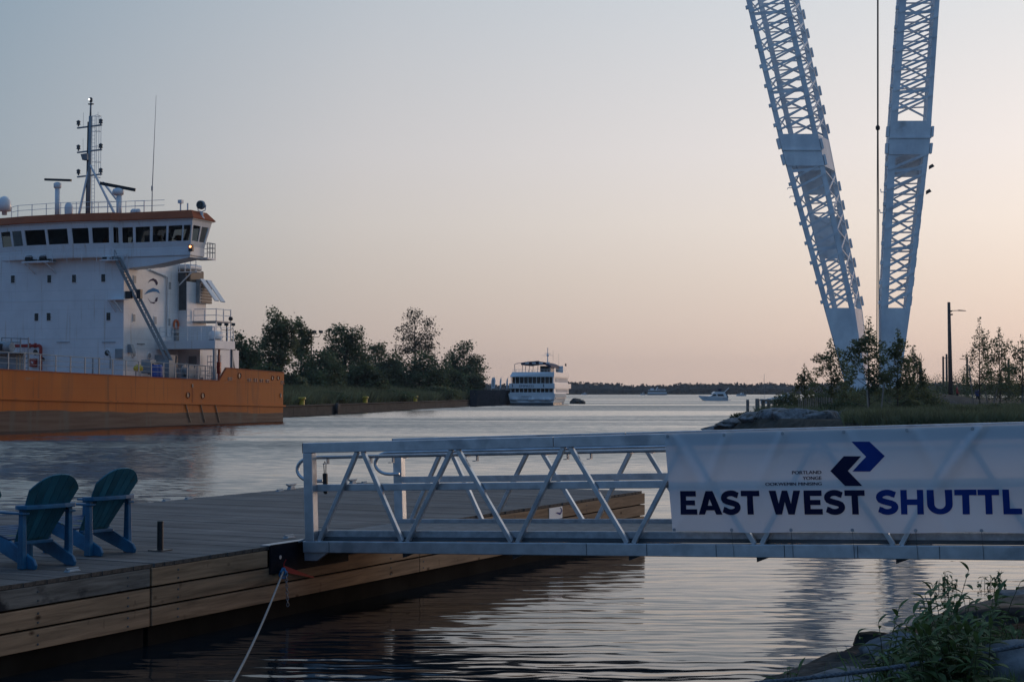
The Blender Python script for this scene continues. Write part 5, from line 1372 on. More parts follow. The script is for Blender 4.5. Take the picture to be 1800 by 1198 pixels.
    for dx in (-.2, .15): MB().tube((p.x + dx, -2, p.z - .75), (p.x + dx, -2, p.z - .2), .04, 5).build('buoy_stand', M_grey, e)
    drum(272, 652, -.8, .32, .95, M_bluep, 'blue_drum'); drum(278, 652, -.5, .32, .95, M_bluep, 'blue_drum')
    crate(289, 648, .6, .8, 1.3, M_grey, 'control_cabinet')
    p = Gp(285, 634, 1.2); MB().box(.9, 2.2, p.y - .6, p.y + .6, p.z - .45, p.z + .45).build('winch_housing', M_grey, e)
    for y in (3.6, 4.6):
        MB().lathe((3.4, y, 4.0), [(.55, -.3), (.55, -.24), (.3, -.22), (.3, .22), (.55, .24), (.55, .3)], 14, 'x').box(2.9, 3.9, y - .5, y + .5, 3.35, 3.6).build('winch', M_grey, e)
    MB().bar((2.8, 2.8, 3.4), (2.6, 3.3, 5.2), .12, .3).build('gangway_stand', M_black, e)
    rl = MB()
    for y in (1.8, 3.0, 4.2, 5.2): rl.bar((4.6, y, 3.35), (4.6, y, 4.45), .06, .06)
    for h in (4.45, 4.05, 3.7): rl.tube((4.6, 1.8, h), (4.6, 5.2, h), .025, 5)
    rl.build('deck_railing', M_grey, e)
    # red hydrant box and fire pipe on the front
    p = Fp(61, 637); hb = MB().box(p.x - .27, p.x + .27, -.3, -.003, p.z - .32, p.z + .32).build('hydrant_box', M_redp, blk, bevel=.02)
    MB().box(p.x - .13, p.x - .06, -.312, -.303, p.z - .05, p.z + .12).box(p.x + .0, p.x + .07, -.312, -.303, p.z - .08, p.z + .1).build('mark', M_white2, hb)
    a, b, c = Fp(26, 607.5, -.5), Fp(69, 607, -.5), Fp(71.5, 650, -.5)
    pp = MB().path([(a.x, -.5, a.z), (b.x, -.5, b.z), (c.x - .05, -.5, b.z - .08), (c.x, -.5, b.z - .25), (c.x, -.5, c.z)], .13, 10)
    for x in (b.x - .35, b.x - .9): pp.lathe((x, -.5, a.z), [(.2, -.05), (.2, .05)], 10, 'x')
    pp.build('fire_pipe', M_redp, e, smooth=False)
    # forward platform with machinery at the frame's left edge
    Yq = -9.0
    p0, p1 = Fp(3, 620, Yq), Fp(54, 622, Yq); zt = Fp(30, 619, Yq).z
    pf = MB().box(p0.x - 2, p1.x - .2, Yq - .6, Yq + 1.2, zt - .1, zt).build('gear_platform', M_grey, e)
    rl = MB()
    for px in (3, 20, 36, 50): x = Fp(px, 600, Yq).x; rl.bar((x, Yq, zt), (x, Yq, zt + 1.05), .07, .07)
    rl.tube((p0.x, Yq, zt + 1.05), (p1.x - .2, Yq, zt + .95), .04, 6)
    for px in (33, 39, 43, 50): x = Fp(px, 640, Yq).x; rl.bar((x, Yq, 3.4), (x, Yq, zt), .1, .1)
    for i in range(4): rl.tube((Fp(43, 640, Yq).x, Yq, 3.8 + .35 * i), (Fp(50, 640, Yq).x, Yq, 3.8 + .35 * i), .03, 5)
    rl.build('platform_rail', M_grey, pf)
    p = Fp(12, 608, Yq)
    MB().lathe((p.x, Yq - .2, zt + .35), [(.3, -1.2), (.45, -1.1), (.45, .2), (.35, .35), (.35, .6), (.25, .62)], 14, 'x').build('hydraulic_motor', M_grey, pf)
    MB().box(p.x - .2, p.x + .1, Yq - .7, Yq - .55, zt + .1, zt + .6).build('motor_band', M_black, pf)
    for px in (6, 22):
        q = Fp(px, 640, Yq); MB().box(q.x - .32, q.x + .3, Yq, Yq + .7, 3.4, zt - .12).build('machine_column', M_grey, pf)
    MB().lathe((Fp(76, 632, -.4).x, -.4, Fp(76, 632, -.4).z), [(.1, -.1), (.14, 0), (.04, .2)], 8).build('valve', M_black, blk)
    p = Fp(188, 624, -1.2); MB().path([(p.x, -1.2, p.z + .3), (p.x + .15, -1.2, p.z + .1), (p.x + .3, -1.2, p.z - .1), (p.x + .3, -1.2, p.z - 1.0)], .06, 6).build('vent_pipe', M_grey, e)
    for px in (163, 174):
        p = Fp(px, 640, -2.5); MB().bar((p.x, -2.5, 3.4), (p.x, -2.5, 5.0), .1, .08).build('stanchion', M_grey, e)
ship()

# ================================================================== LETTERING
def text2d(s):
    cu = bpy.data.curves.new('t', 'FONT'); cu.body = s; cu.size = 1
    cu.offset = 0.0
    o = bpy.data.objects.new('t', cu); COL.objects.link(o)
    dg = bpy.context.evaluated_depsgraph_get(); me = bpy.data.meshes.new_from_object(o.evaluated_get(dg))
    v = [(p.co.x, p.co.y) for p in me.vertices]; f = [tuple(p.vertices) for p in me.polygons]
    bpy.data.objects.remove(o); bpy.data.curves.remove(cu); bpy.data.meshes.remove(me)
    x0, x1 = min(p[0] for p in v), max(p[0] for p in v); y0, y1 = min(p[1] for p in v), max(p[1] for p in v)
    return [((x - x0) / (x1 - x0), (y - y0) / (y1 - y0)) for x, y in v], f

# ================================================================== BOATS
def cruise_boat():
    o = gnd(974, 711.6); e = empty('cruise_boat', o, (0, 0, -R(9)), 'white three-deck cruise boat seen from its stern in mid channel', 'boat')
    W = 8.3
    def ring(y, x0, x1, z): return [(x0, y, z), (x1, y, z)]
    st = [(0, 0, 0), (18, 0, 0), (25, -1.0, .0), (31, -3.9, 0)]
    rings = []
    for y, k, _ in st:
        a, b = -W - k * 0 + (-k), k if k else 0
        x0, x1 = -W + (-k), 0 + k
        f = .35 if y > 20 else .15
        rings.append([(x0 + .5 - (0 if k == 0 else 0), y, -.5), (x1 - .5, y, -.5), (x1 - .12, y, .6), (x1 + f, y, 2.1), (x0 - f, y, 2.1), (x0 + .12, y, .6)])
    # k is negative where the hull narrows towards the bow
    rings = []
    for y, nar in ((0, 0), (16, 0), (24, .9), (30, 3.4)):
        x0, x1 = -W + nar, -nar; f = .25
        rings.append([(x0 + .7, y, -.5), (x1 - .7, y, -.5), (x1 - .15, y, .5), (x1 + f, y, 2.1), (x0 - f, y, 2.1), (x0 + .15, y, .5)])
    h = MB().loft(rings).build('hull', M_white2, e)
    MB().box(-W + .1, -.1, -.04, 12, -.1, .42).build('boot_stripe', M_dgrey, h)
    MB().bar((.28, 0, 1.25), (.28, 16, 1.3), .1, .12).bar((-W - .1, -.05, 1.0), (.1, -.05, 1.0), .1, .12).build('rub_rail', M_grey, h)
    for x in (-7.4, -4.2, -2.1, -1.1): MB().lathe((x, -.25, 1.05), [(.1, -.6), (.28, -.5), (.28, .5), (.1, .6)], 10, 'x').build('fender', M_white, h, smooth=True)
    d1 = MB().box(-W + .2, -.2, .35, 24, 2.1, 3.06).build('lower_saloon', M_dglass, e)
    d2 = MB().box(-W + .35, -.35, .8, 22, 4.0, 5.2).build('upper_saloon', M_dglass, e)
    b2 = MB().box(-W - .1, .12, -.05, 25, 3.07, 4.0).build('upper_bulwark', M_white2, e)
    b3 = MB().hexa([(-W + .0, .0, 5.2), (0, .0, 5.2), (0, 23, 5.2), (-W, 23, 5.2)], [(-W + .45, .6, 6.1), (0, .1, 6.1), (0, 22.5, 6.1), (-W + .45, 22.5, 6.1)]).build('sun_deck_bulwark', M_white2, e)
    for i in range(11):
        x = -W + .2 + i * (W - .4) / 10
        MB().box(x - .06, x + .06, .27, .36, 2.1, 3.06).build('mullion', M_white2, d1)
        if i % 1 == 0: MB().box(x - .05, x + .05, .6, .79, 4.0, 5.2).build('mullion', M_white2, d2)
    for k, (dd, z0, z1, xs) in enumerate(((d1, 2.1, 3.06, -.2), (d2, 4.0, 5.2, -.35))):
        MB().box(xs + .004, xs + .12, .3, 2.4, z0, z1).box(xs + .004, xs + .12, 2.4, 23, z0, z0 + .22).box(xs + .004, xs + .12, 2.4, 23, z1 - .16, z1).build('side_wall', M_white2, dd)
        for i in range(12):
            y = 2.6 + i * 1.75; MB().box(xs + .004, xs + .13, y, y + .8, z0 + .2, z1 - .12).build('side_pillar', M_white2, dd)
    MB().box(-W, 0, -.02, .1, 2.1, 2.35).build('stern_coaming', M_white2, h)
    # canopy and sun deck
    cv = MB(); pts = []
    for i in range(11):
        x = -6.4 + i * .56; z = 8.1 - .9 * abs((x + 3.6) / 3.0) ** 2.2 * (1 if x > -3.6 else .35)
        pts.append((x, z))
    for i in range(10):
        (x0, z0), (x1, z1) = pts[i], pts[i + 1]
        cv.hexa([(x0, 1.5, z0 - .42), (x1, 1.5, z1 - .42), (x1, 16, z1 - .42), (x0, 16, z0 - .42)], [(x0, 1.5, z0), (x1, 1.5, z1), (x1, 16, z1), (x0, 16, z0)])
    cv.build('canopy', M_navy, e)
    for i in range(4): MB().box(-5.6 + i * 1.3, -4.9 + i * 1.3, 1.44, 1.49, 7.62, 7.92).build('canopy_panel', M_white2, e)
    for x in (-6.2, -5.6, -4.9, -4.2, -3.3, -1.2, -.9): MB().bar((x, 1.6, 6.0), (x + .1, 1.6, 7.4), .09, .09).build('canopy_post', M_dgrey, e)
    MB().box(-3.3, -1.4, 5, 11, 6.05, 7.3).build('bar_house', M_dgrey, e)
    MB().path([(-7.4, .8, 6.1), (-7.5, .8, 7.5), (-7.2, .9, 7.65), (-5.6, 1.2, 7.9), (-3, 1.4, 8.15)], .06, 6).build('arch_pipe', M_grey, e)
    rl = MB()
    for i in range(14): rl.bar((-W + .6 + i * .58, .3, 6.05), (-W + .6 + i * .58, .3, 6.55), .05, .05)
    rl.tube((-W + .6, .3, 6.55), (-.2, .3, 6.55), .03, 5); rl.tube((-.1, .3, 6.7), (-.1, 20, 6.7), .03, 5)
    rl.build('sun_deck_rail', M_white2, e)
    MB().box(-1.5, -.1, 14, 17, 6.1, 7.4).build('wheelhouse', M_white2, e)
    m = MB().tube((-2.4, 9, 8), (-2.4, 9, 10.8), .11, 8, .06).bar((-3.0, 9, 9.7), (-1.8, 9, 9.7), .06, .08).bar((-3.6, 9, 9.35), (-1.4, 9, 9.35), .05, .05).lathe((-2.4, 9, 9.2), [(.2, 0), (.28, .15), (.12, .4)], 8).build('mast', M_white2, e)
    MB().tube((-1.4, 9.2, 8.4), (-1.4, 9.2, 10.3), .02, 4).tube((-.3, 9, 7.5), (-.3, 9, 9.7), .015, 4).build('flag_halyard', M_dgrey, m)
    MB().lathe((.3, 15, 7.4), [(.12, 0), (.16, .1), (.14, .45), (.06, .5)], 8).build('horn', M_black, e)
    for s, x0, x1, z0, z1, y in (('EMPRESS', -6.45, -3.75, 3.30, 3.72, -.053), ('TORONTO', -6.1, -4.2, 1.42, 1.72, -.07)):
        v, f = text2d(s)
        MB().add([(x0 + (x1 - x0) * a, y - .004, z0 + (z1 - z0) * b) for a, b in v], f).build('lettering', M_navy, b2 if s[0] == 'E' else h, fix=False)
    MB().box(-6.3, -4.0, -.06, -.02, 1.36, 1.78).build('name_board', M_white2, h)
    for x in (-7.75, -1.95): MB().box(x - .07, x + .09, -.062, -.052, 3.3, 3.85).build('emblem', M_navy, b2)
cruise_boat()

def side_boat(name, label, px, Y, L, mirror, prof, cabins, cat, extra=None):
    """small craft seen side-on: hull lofted from a side profile, then cabins"""
    o = Vector(((px - 900) / FPX * Y, Y, 0)); e = empty(name, o, label=label, cat=cat, group='craft far out on the water')
    return e, o
# motor yacht
def yacht():
    Y = 430.0; o = Vector((at(1230, 700, Y).x, Y, 0)); s = Y / FPX
    e = empty('motor_yacht', o, (0, 0, R(6)), 'white motor yacht with flybridge and sloped radar arch, far out right of centre', 'yacht')
    rings = []
    for x, w, zt, zb in ((-.3, .05, 1.35, 1.1), (.8, .8, 1.28, .2), (2.2, 1.35, 1.18, -.2), (5, 1.5, 1.02, -.3), (7.2, 1.45, .95, -.3)):
        rings.append([(x, -w, zt), (x, -w * .8, zb), (x, w * .8, zb), (x, w, zt)])
    h = MB().loft(rings).build('hull', M_white2, e, smooth=False)
    MB().bar((.8, -1.0, .85), (7.0, -1.49, .62), .06, .08).build('rub_rail', M_grey, h)
    MB().box(7.2, 7.9, -1.2, 1.2, .05, .2).build('swim_platform', M_white2, h)
    c = MB().prism([(2.3, 1.15), (3.3, 1.55), (3.6, 1.95), (6.6, 1.95), (7.0, 1.0)], -1.15, 1.15, 'y').build('cabin', M_white2, e)
    MB().prism([(2.75, 1.25), (3.4, 1.72), (4.0, 1.72), (4.25, 1.25)], -1.17, -1.155, 'y').build('window', M_dglass, c)
    MB().prism([(4.5, 1.2), (4.35, 1.75), (5.9, 1.75), (6.25, 1.2)], -1.17, -1.155, 'y').build('window', M_dglass, c)
    f = MB().prism([(3.2, 1.96), (3.9, 2.4), (6.3, 2.35), (6.5, 1.96)], -1.05, 1.05, 'y').build('flybridge', M_white2, e)
    MB().prism([(4.4, 2.95), (4.6, 3.12), (6.0, 3.12), (6.1, 2.98)], -.9, .9, 'y').box(5.0, 5.6, -.4, .4, 2.35, 2.95).build('bimini', M_navy, f)
    for x in (4.5, 6.0): MB().bar((x, -.85, 2.35), (x, -.85, 2.97), .05, .05).build('bimini_post', M_grey, f)
    MB().prism([(6.1, 2.2), (6.45, 2.25), (7.6, 3.35), (7.4, 3.4)], -1.0, -.85, 'y').build('radar_arch', M_white2, f)
    MB().prism([(6.5, 1.2), (6.5, 2.2), (7.2, 1.4), (7.4, .9)], -.9, .9, 'y').build('cockpit_cover', M_navy, c)
    MB().tube((.1, 0, 1.3), (.1, 0, 1.9), .03, 5).tube((.1, -.2, 1.9), (3, -1.2, 1.75), .025, 5).build('bow_rail', M_grey, h)
    e.scale = (1.04, 1.04, 1.04)
yacht()
def ferry():
    Y = 1120.0; a, b = at(1137, 693, Y), at(1173, 693, Y); L = b.x - a.x
    e = empty('distant_ferry', (a.x, Y, 0), label='small white two-deck ferry far off below the dark tree line', cat='ferry')
    MB().prism([(0, 1.3), (.6, -.4), (L - .6, -.4), (L, 1.2)], -2.4, 2.4, 'y').build('hull', M_grey, e)
    MB().box(.8, L - .6, -2.2, 2.2, 1.2, 2.2).build('lower_deck', M_white2, e)
    MB().box(1.2, L - 1, -2.0, 2.0, 2.2, 3.1).build('window_band', M_dglass, e)
    MB().box(1.0, L - 1.2, -2.2, 2.2, 3.1, 3.7).build('upper_deck', M_white2, e)
    MB().box(2.6, 4.8, -1.2, 1.2, 3.7, 4.9).build('wheelhouse', M_white2, e)
    MB().bar((6.6, 0, 3.7), (7.6, 0, 5.6), .4, .5).build('funnel', M_white2, e)
    MB().box(8.0, L - 1.6, -2.2, 2.2, 4.4, 4.6).bar((8.4, 0, 3.7), (8.4, 0, 4.4), .2, .2).bar((L - 2, 0, 3.7), (L - 2, 0, 4.4), .2, .2).build('awning', M_white2, e)
ferry()
def mini(px, Y, label, L):
    e = empty('small_boat', (at(px, 694, Y).x, Y, 0), label=label, cat='boat', group='tiny boats far out')
    MB().loft([[(x, -w, z), (x, -w * .6, -.2), (x, w * .6, -.2), (x, w, z)] for x, w, z in ((-L / 2, .1, 1.1), (-L * .2, .9, .95), (L / 2, 1.0, .8))]).build('hull', M_white2, e)
    MB().prism([(-L * .15, .9), (0, 1.9), (L * .25, 2.0), (L * .25, .9)], -.7, .7, 'y').build('cabin', M_white2, e)
    MB().prism([(0.0, 1.3), (.08 * L, 1.8), (L * .22, 1.8), (L * .22, 1.3)], -.72, -.705, 'y').build('window', M_dglass, e)
mini(1303, 900, 'tiny white cabin boat alone right of the motor yacht', 5.5)
mini(1130, 1150, 'tiny white boat just left of the distant ferry', 3.5)
mini(1027, 1250, 'tiny white boat far off right of the cruise boat', 4.5)
def covered():
    Y = 330.0; o = at(1364, 700, Y); e = empty('covered_boat', (o.x, Y, 0), label='sailboat under a pale peaked cover, half hidden by shrubs', cat='sailboat')
    MB().loft([[(x, -w, z), (x, -w * .5, -.2), (x, w * .5, -.2), (x, w, z)] for x, w, z in ((-3.2, .1, 1.0), (-1, 1.0, .85), (3, 1.2, .8), (4, 1.0, .8))]).build('hull', M_white2, e)
    MB().prism([(-2.6, .9), (.6, 1.5), (2.4, 2.25), (3.8, 1.2), (3.8, .85)], -1.0, 1.0, 'y').build('boat_cover', M_lblue and M_white2, e)
    MB().tube((-2.4, 0, .9), (-2.4, 0, 6.2), .03, 6).build('mast', M_grey, e)
    MB().tube((-3.2, 0, 1), (-2.4, 0, 5.8), .015, 4).build('stay', M_grey, e)
covered()

# ================================================================== DOCK
TG = math.atan(2800 / 5587)
DK = Frame(tuple(gnd(0, 1033, .8)), TG)
DX0, DX1, DY0, DY1 = -5.72, -.10, -5.0, 14.9      # far edge, near edge, near end (out of frame), far end
def dock():
    e = empty('floating_dock', DK.o, (0, 0, -TG), 'wide floating dock of weathered boards with pale pine plank sides', 'dock')
    bm = MB().box(DX0, DX1, 0, .139, -.038, 0).mesh('board', M_deckb)
    ends = MB().box(DX1 - .002, DX1 + .004, .001, .138, -.0375, -.0005).mesh('board_end', M_bend)
    rg = random.Random(3); y = DY0; k = 0
    while y < DY1 - .14:
        if abs(y - 2.06) < .075: y = 2.16
        o = link('board', bm, e, (rg.uniform(-.008, .008), y, rg.uniform(-.0025, .0015)), (0, 0, rg.gauss(0, .0004)))
        link('end_grain', ends, o)
        y += .1455; k += 1
    segs = [(DY0, 2.07), (2.10, DK.on(736, 1000, 0, DX1).y), (DK.on(736, 1000, 0, DX1).y + .012, DY1)]
    for a, b in segs:
        for r in range(3):
            z1 = -.045 - r * .192; z0 = z1 - .172
            if r == 0 and a > 2 and a < 3:      # top plank is cut for the steel plate
                for c, d in ((a, 4.02), (5.62, b)): MB().box(DX1 - .04, DX1 + .012, c, d, z0, z1).build('fascia_plank', M_fascia, e, bevel=.006)
                continue
            MB().box(DX1 - .04, DX1 + .012, a, b, z0, z1).build('fascia_plank', M_fascia_old if (r == 0 and a < 0) else M_fascia, e, bevel=.006)
    bolts = MB()
    for y in (.55, 1.75, 2.5, 6.6, 7.4, 10, 12.5):
        for r in range(3):
            z = -.045 - r * .192
            for dz_ in (-.05, -.13): bolts.lathe((DX1 + .012, y, z + dz_), [(.011, 0), (.011, .006)], 8, 'x')
    kind(bolts.build('bolt', M_dgrey, e), 'stuff')
    MB().box(DX0 + .05, DX1 - .05, DY0, 2.05, -.9, -.04).box(DX0 + .05, DX1 - .05, 2.12, DY1 - .05, -.9, -.04).build('float_frame', M_float, e)
    for r in range(2): MB().box(DX0 + .05, DX1, DY1, DY1 + .04, -.217 - r * .192, -.045 - r * .192).build('fascia_plank', M_fascia, e)
    # steel plate that carries the gangway hinge
    MB().box(DX1 + .014, DX1 + .035, 4.04, 5.60, -.30, .012).build('hinge_plate', M_steeld, e)
    MB().box(DX1 - .10, DX1 + .03, 4.04, 5.60, .003, .012).build('hinge_plate', M_alu2, e)
    MB().lathe((DX1 + .036, 4.22, -.13), [(.022, 0), (.022, .004)], 10, 'x').build('bolt', M_galv, e)
    # maker's plate
    q0, q1 = DK.on(963.5, 892, 0, DX1), DK.on(986.5, 911, 0, DX1)
    sg = MB().box(DX1 + .014, DX1 + .02, q0.y, q1.y, -.225, -.05).build('maker_plate', M_white2, e)
    a0, a1 = q0.y, q1.y; L = a1 - a0
    sw = []
    for i in range(13):
        t = i / 12; sw.append((a0 + L * (.42 + .5 * math.sin(t * 2.4) * (1 if t < .6 else 1)), -.165 + .085 * t))
    def S(pts, m): MB().prism([(a0 + L * x, -.225 + .175 * y) for x, y in pts], DX1 + .0215, DX1 + .023, 'x').build('print', m, sg)
    S([(.45, .55), (.62, .42), (.80, .30), (.92, .42), (.97, .62), (.93, .84), (.85, .93), (.78, .86), (.86, .84), (.89, .66), (.84, .52), (.74, .52), (.60, .57)], M_printB)
    return e
dock()
G_cl = 'cleats along the far dock edge'
def cleat(px, py, label, bent):
    p = gnd(px, py, .8); l = DK.l(p)
    e = empty('dock_cleat', p, (0, 0, -TG), label, 'cleat', G_cl)
    if bent:
        MB().hexa([(-.04, -.09, 0), (.04, -.09, 0), (.04, .09, 0), (-.04, .09, 0)], [(-.03, -.05, .07), (.03, -.05, .07), (.03, .05, .07), (-.03, .05, .07)]).build('base', M_grey, e, bevel=.01)
        MB().path([(0, -.15, .095), (0, -.1, .08), (0, .1, .08), (0, .15, .095)], [.012, .02, .02, .012], 8).build('horn', M_grey, e, smooth=True)
    else:
        MB().hexa([(-.04, -.09, 0), (.04, -.09, 0), (.04, .09, 0), (-.04, .09, 0)], [(-.025, -.06, .025), (.025, -.06, .025), (.025, .06, .025), (-.025, .06, .025)]).build('base', M_grey, e, bevel=.01)
        MB().tube((0, -.08, .03), (0, .08, .03), .010, 8).build('horn', M_grey, e)
cleat(512, 860, 'grey horn cleat on the far dock edge left of the gangway post', 1)
cleat(620, 851, 'grey horn cleat on the far dock edge seen through the gangway', 1)
cleat(492, 863, 'low folded cleat just left of the horn cleat on the far edge', 0)
cleat(332, 877, 'low folded cleat at the left of the far dock edge', 0)
cleat(293, 880, 'leftmost low folded cleat on the far dock edge', 0)
cleat(640, 849, 'low folded cleat beside the horn cleat behind the gangway', 0)
cleat(127, 1004, 'low folded pale cleat near the front edge below the chairs', 0)
cleat(508, 945, 'low folded cleat on the steel plate beside the gangway foot', 0)
# black pipe stub
p = gnd(281.5, 967, .8)
e = empty('pipe_stub', p, (0, 0, -TG), 'short black pipe bollard standing alone on the dock', 'bollard')
MB().lathe((0, 0, 0), [(.033, .004), (.033, .305), (.028, .312)], 16).build('pipe', M_black, e, smooth=False)
MB().box(-.09, .09, -.09, .09, .001, .01).build('base_plate', M_black, e)

# ---- Adirondack chairs
def chair(label, fx, fy, phi):
    p = gnd(fx, fy, .802)
    e = empty('adirondack_chair', p, (0, 0, phi), label, 'chair', 'blue Adirondack chairs on the dock'); e.scale = (.93, .93, .93)
    Y0 = .14                                           # rear feet lie at the origin
    def P(n, m, mb, bev=.008): return mb.build(n, m, e, bevel=bev)
    for s in (-1, 1):
        x = s * .285
        P('rear_post', M_chair, MB().hexa([(x - .03, Y0 - .045, 0), (x + .03, Y0 - .045, 0), (x + .03, Y0 + .045, 0), (x - .03, Y0 + .045, 0)], [(x - .026, Y0 - .03, .60), (x + .026, Y0 - .03, .60), (x + .026, Y0 + .03, .60), (x - .026, Y0 + .03, .60)]))
        xs = s * .24
        P('stringer', M_chair, MB().prism([(-.02, 0), (.10, 0), (.80, .22), (.86, .30), (.84, .36), (.76, .38), (.40, .27), (-.0, .10), (-.035, .045)], xs - .018, xs + .018, 'x'))
        P('front_leg', M_chair, MB().box(x - .02, x + .02, .76, .86, 0, .545))
        P('arm', M_chair, MB().prism([(x - .045, Y0 - .06), (x + .045, Y0 - .06), (x + .06 + .02 * s, .5), (x + .07 + .02 * s, .92), (x - .07 + .02 * s, .92), (x - .06 + .02 * s, .5)], .548, .572))
    # curved rear arm support
    arc = [(-.36, Y0 - .02), (-.30, Y0 - .085), (-.15, Y0 - .115), (0, Y0 - .12), (.15, Y0 - .115), (.30, Y0 - .085), (.36, Y0 - .02), (.34, Y0 + .05), (.2, Y0 + .012), (0, Y0 - .005), (-.2, Y0 + .012), (-.34, Y0 + .05)]
    P('back_brace', M_chair, MB().prism(arc, .60, .645))
    P('lower_brace', M_chair, MB().box(-.222, .222, .30, .36, .225, .262))
    # fan back: seven slats, arched top
    n = 6; A = Vector((0, .40, .235)); U = Vector((0, -.57, .82)).normalized()
    for i in range(n):
        f = (i - (n - 1) / 2) / ((n - 1) / 2)
        xb, xt = f * .165, f * .255
        def arch(x_): return .875 - .20 * min(1.15, abs(x_) / .31) ** 2.6
        L = arch(xt)
        wb, wt = .0300, .0482
        def Q(u, v, t): q = A + U * v; return (u, q.y + t * .86, q.z + t * .5)
        e_in = .06 * abs(f)
        top_l, top_r = (L - (.012 + .085 * abs(f)) * (1 if f < 0 else -.0), L - (.012 + .085 * abs(f)) * (1 if f > 0 else -.0))
        xm = xb + (xt - xb)
        v = []
        for t in (-.009, .009):
            v += [Q(xb - wb, 0, t), Q(xb + wb, 0, t), Q(xt + wt, arch(xt + wt), t), Q(xt + wt * .35, arch(xt + wt * .35), t), Q(xt - wt * .35, arch(xt - wt * .35), t), Q(xt - wt, arch(xt - wt), t)]
        MB().add(v, [(5, 4, 3, 2, 1, 0), (6, 7, 8, 9, 10, 11)] + [(k, (k + 1) % 6, 6 + (k + 1) % 6, 6 + k) for k in range(6)]).build('back_slat', M_slat, e, bevel=.004)
    for i in range(7):
        y = .40 + i * .066; z = .262 + .11 * ((y - .36) / .5)
        MB().hexa([(-.262, y, z), (.262, y, z), (.262, y + .058, z + .012), (-.262, y + .058, z + .012)], [(-.262, y, z + .018), (.262, y, z + .018), (.262, y + .058, z + .030), (-.262, y + .058, z + .030)]).build('seat_slat', M_seat, e, bevel=.004)
    return e
chair('right-hand blue chair, nearest the black pipe bollard', 206, 974, R(57))
chair('left-hand of the two fully visible blue chairs, with greener slats', 95, 997, R(53))
chair('blue chair at the left frame edge, only its foot showing', -47, 1021, R(52))

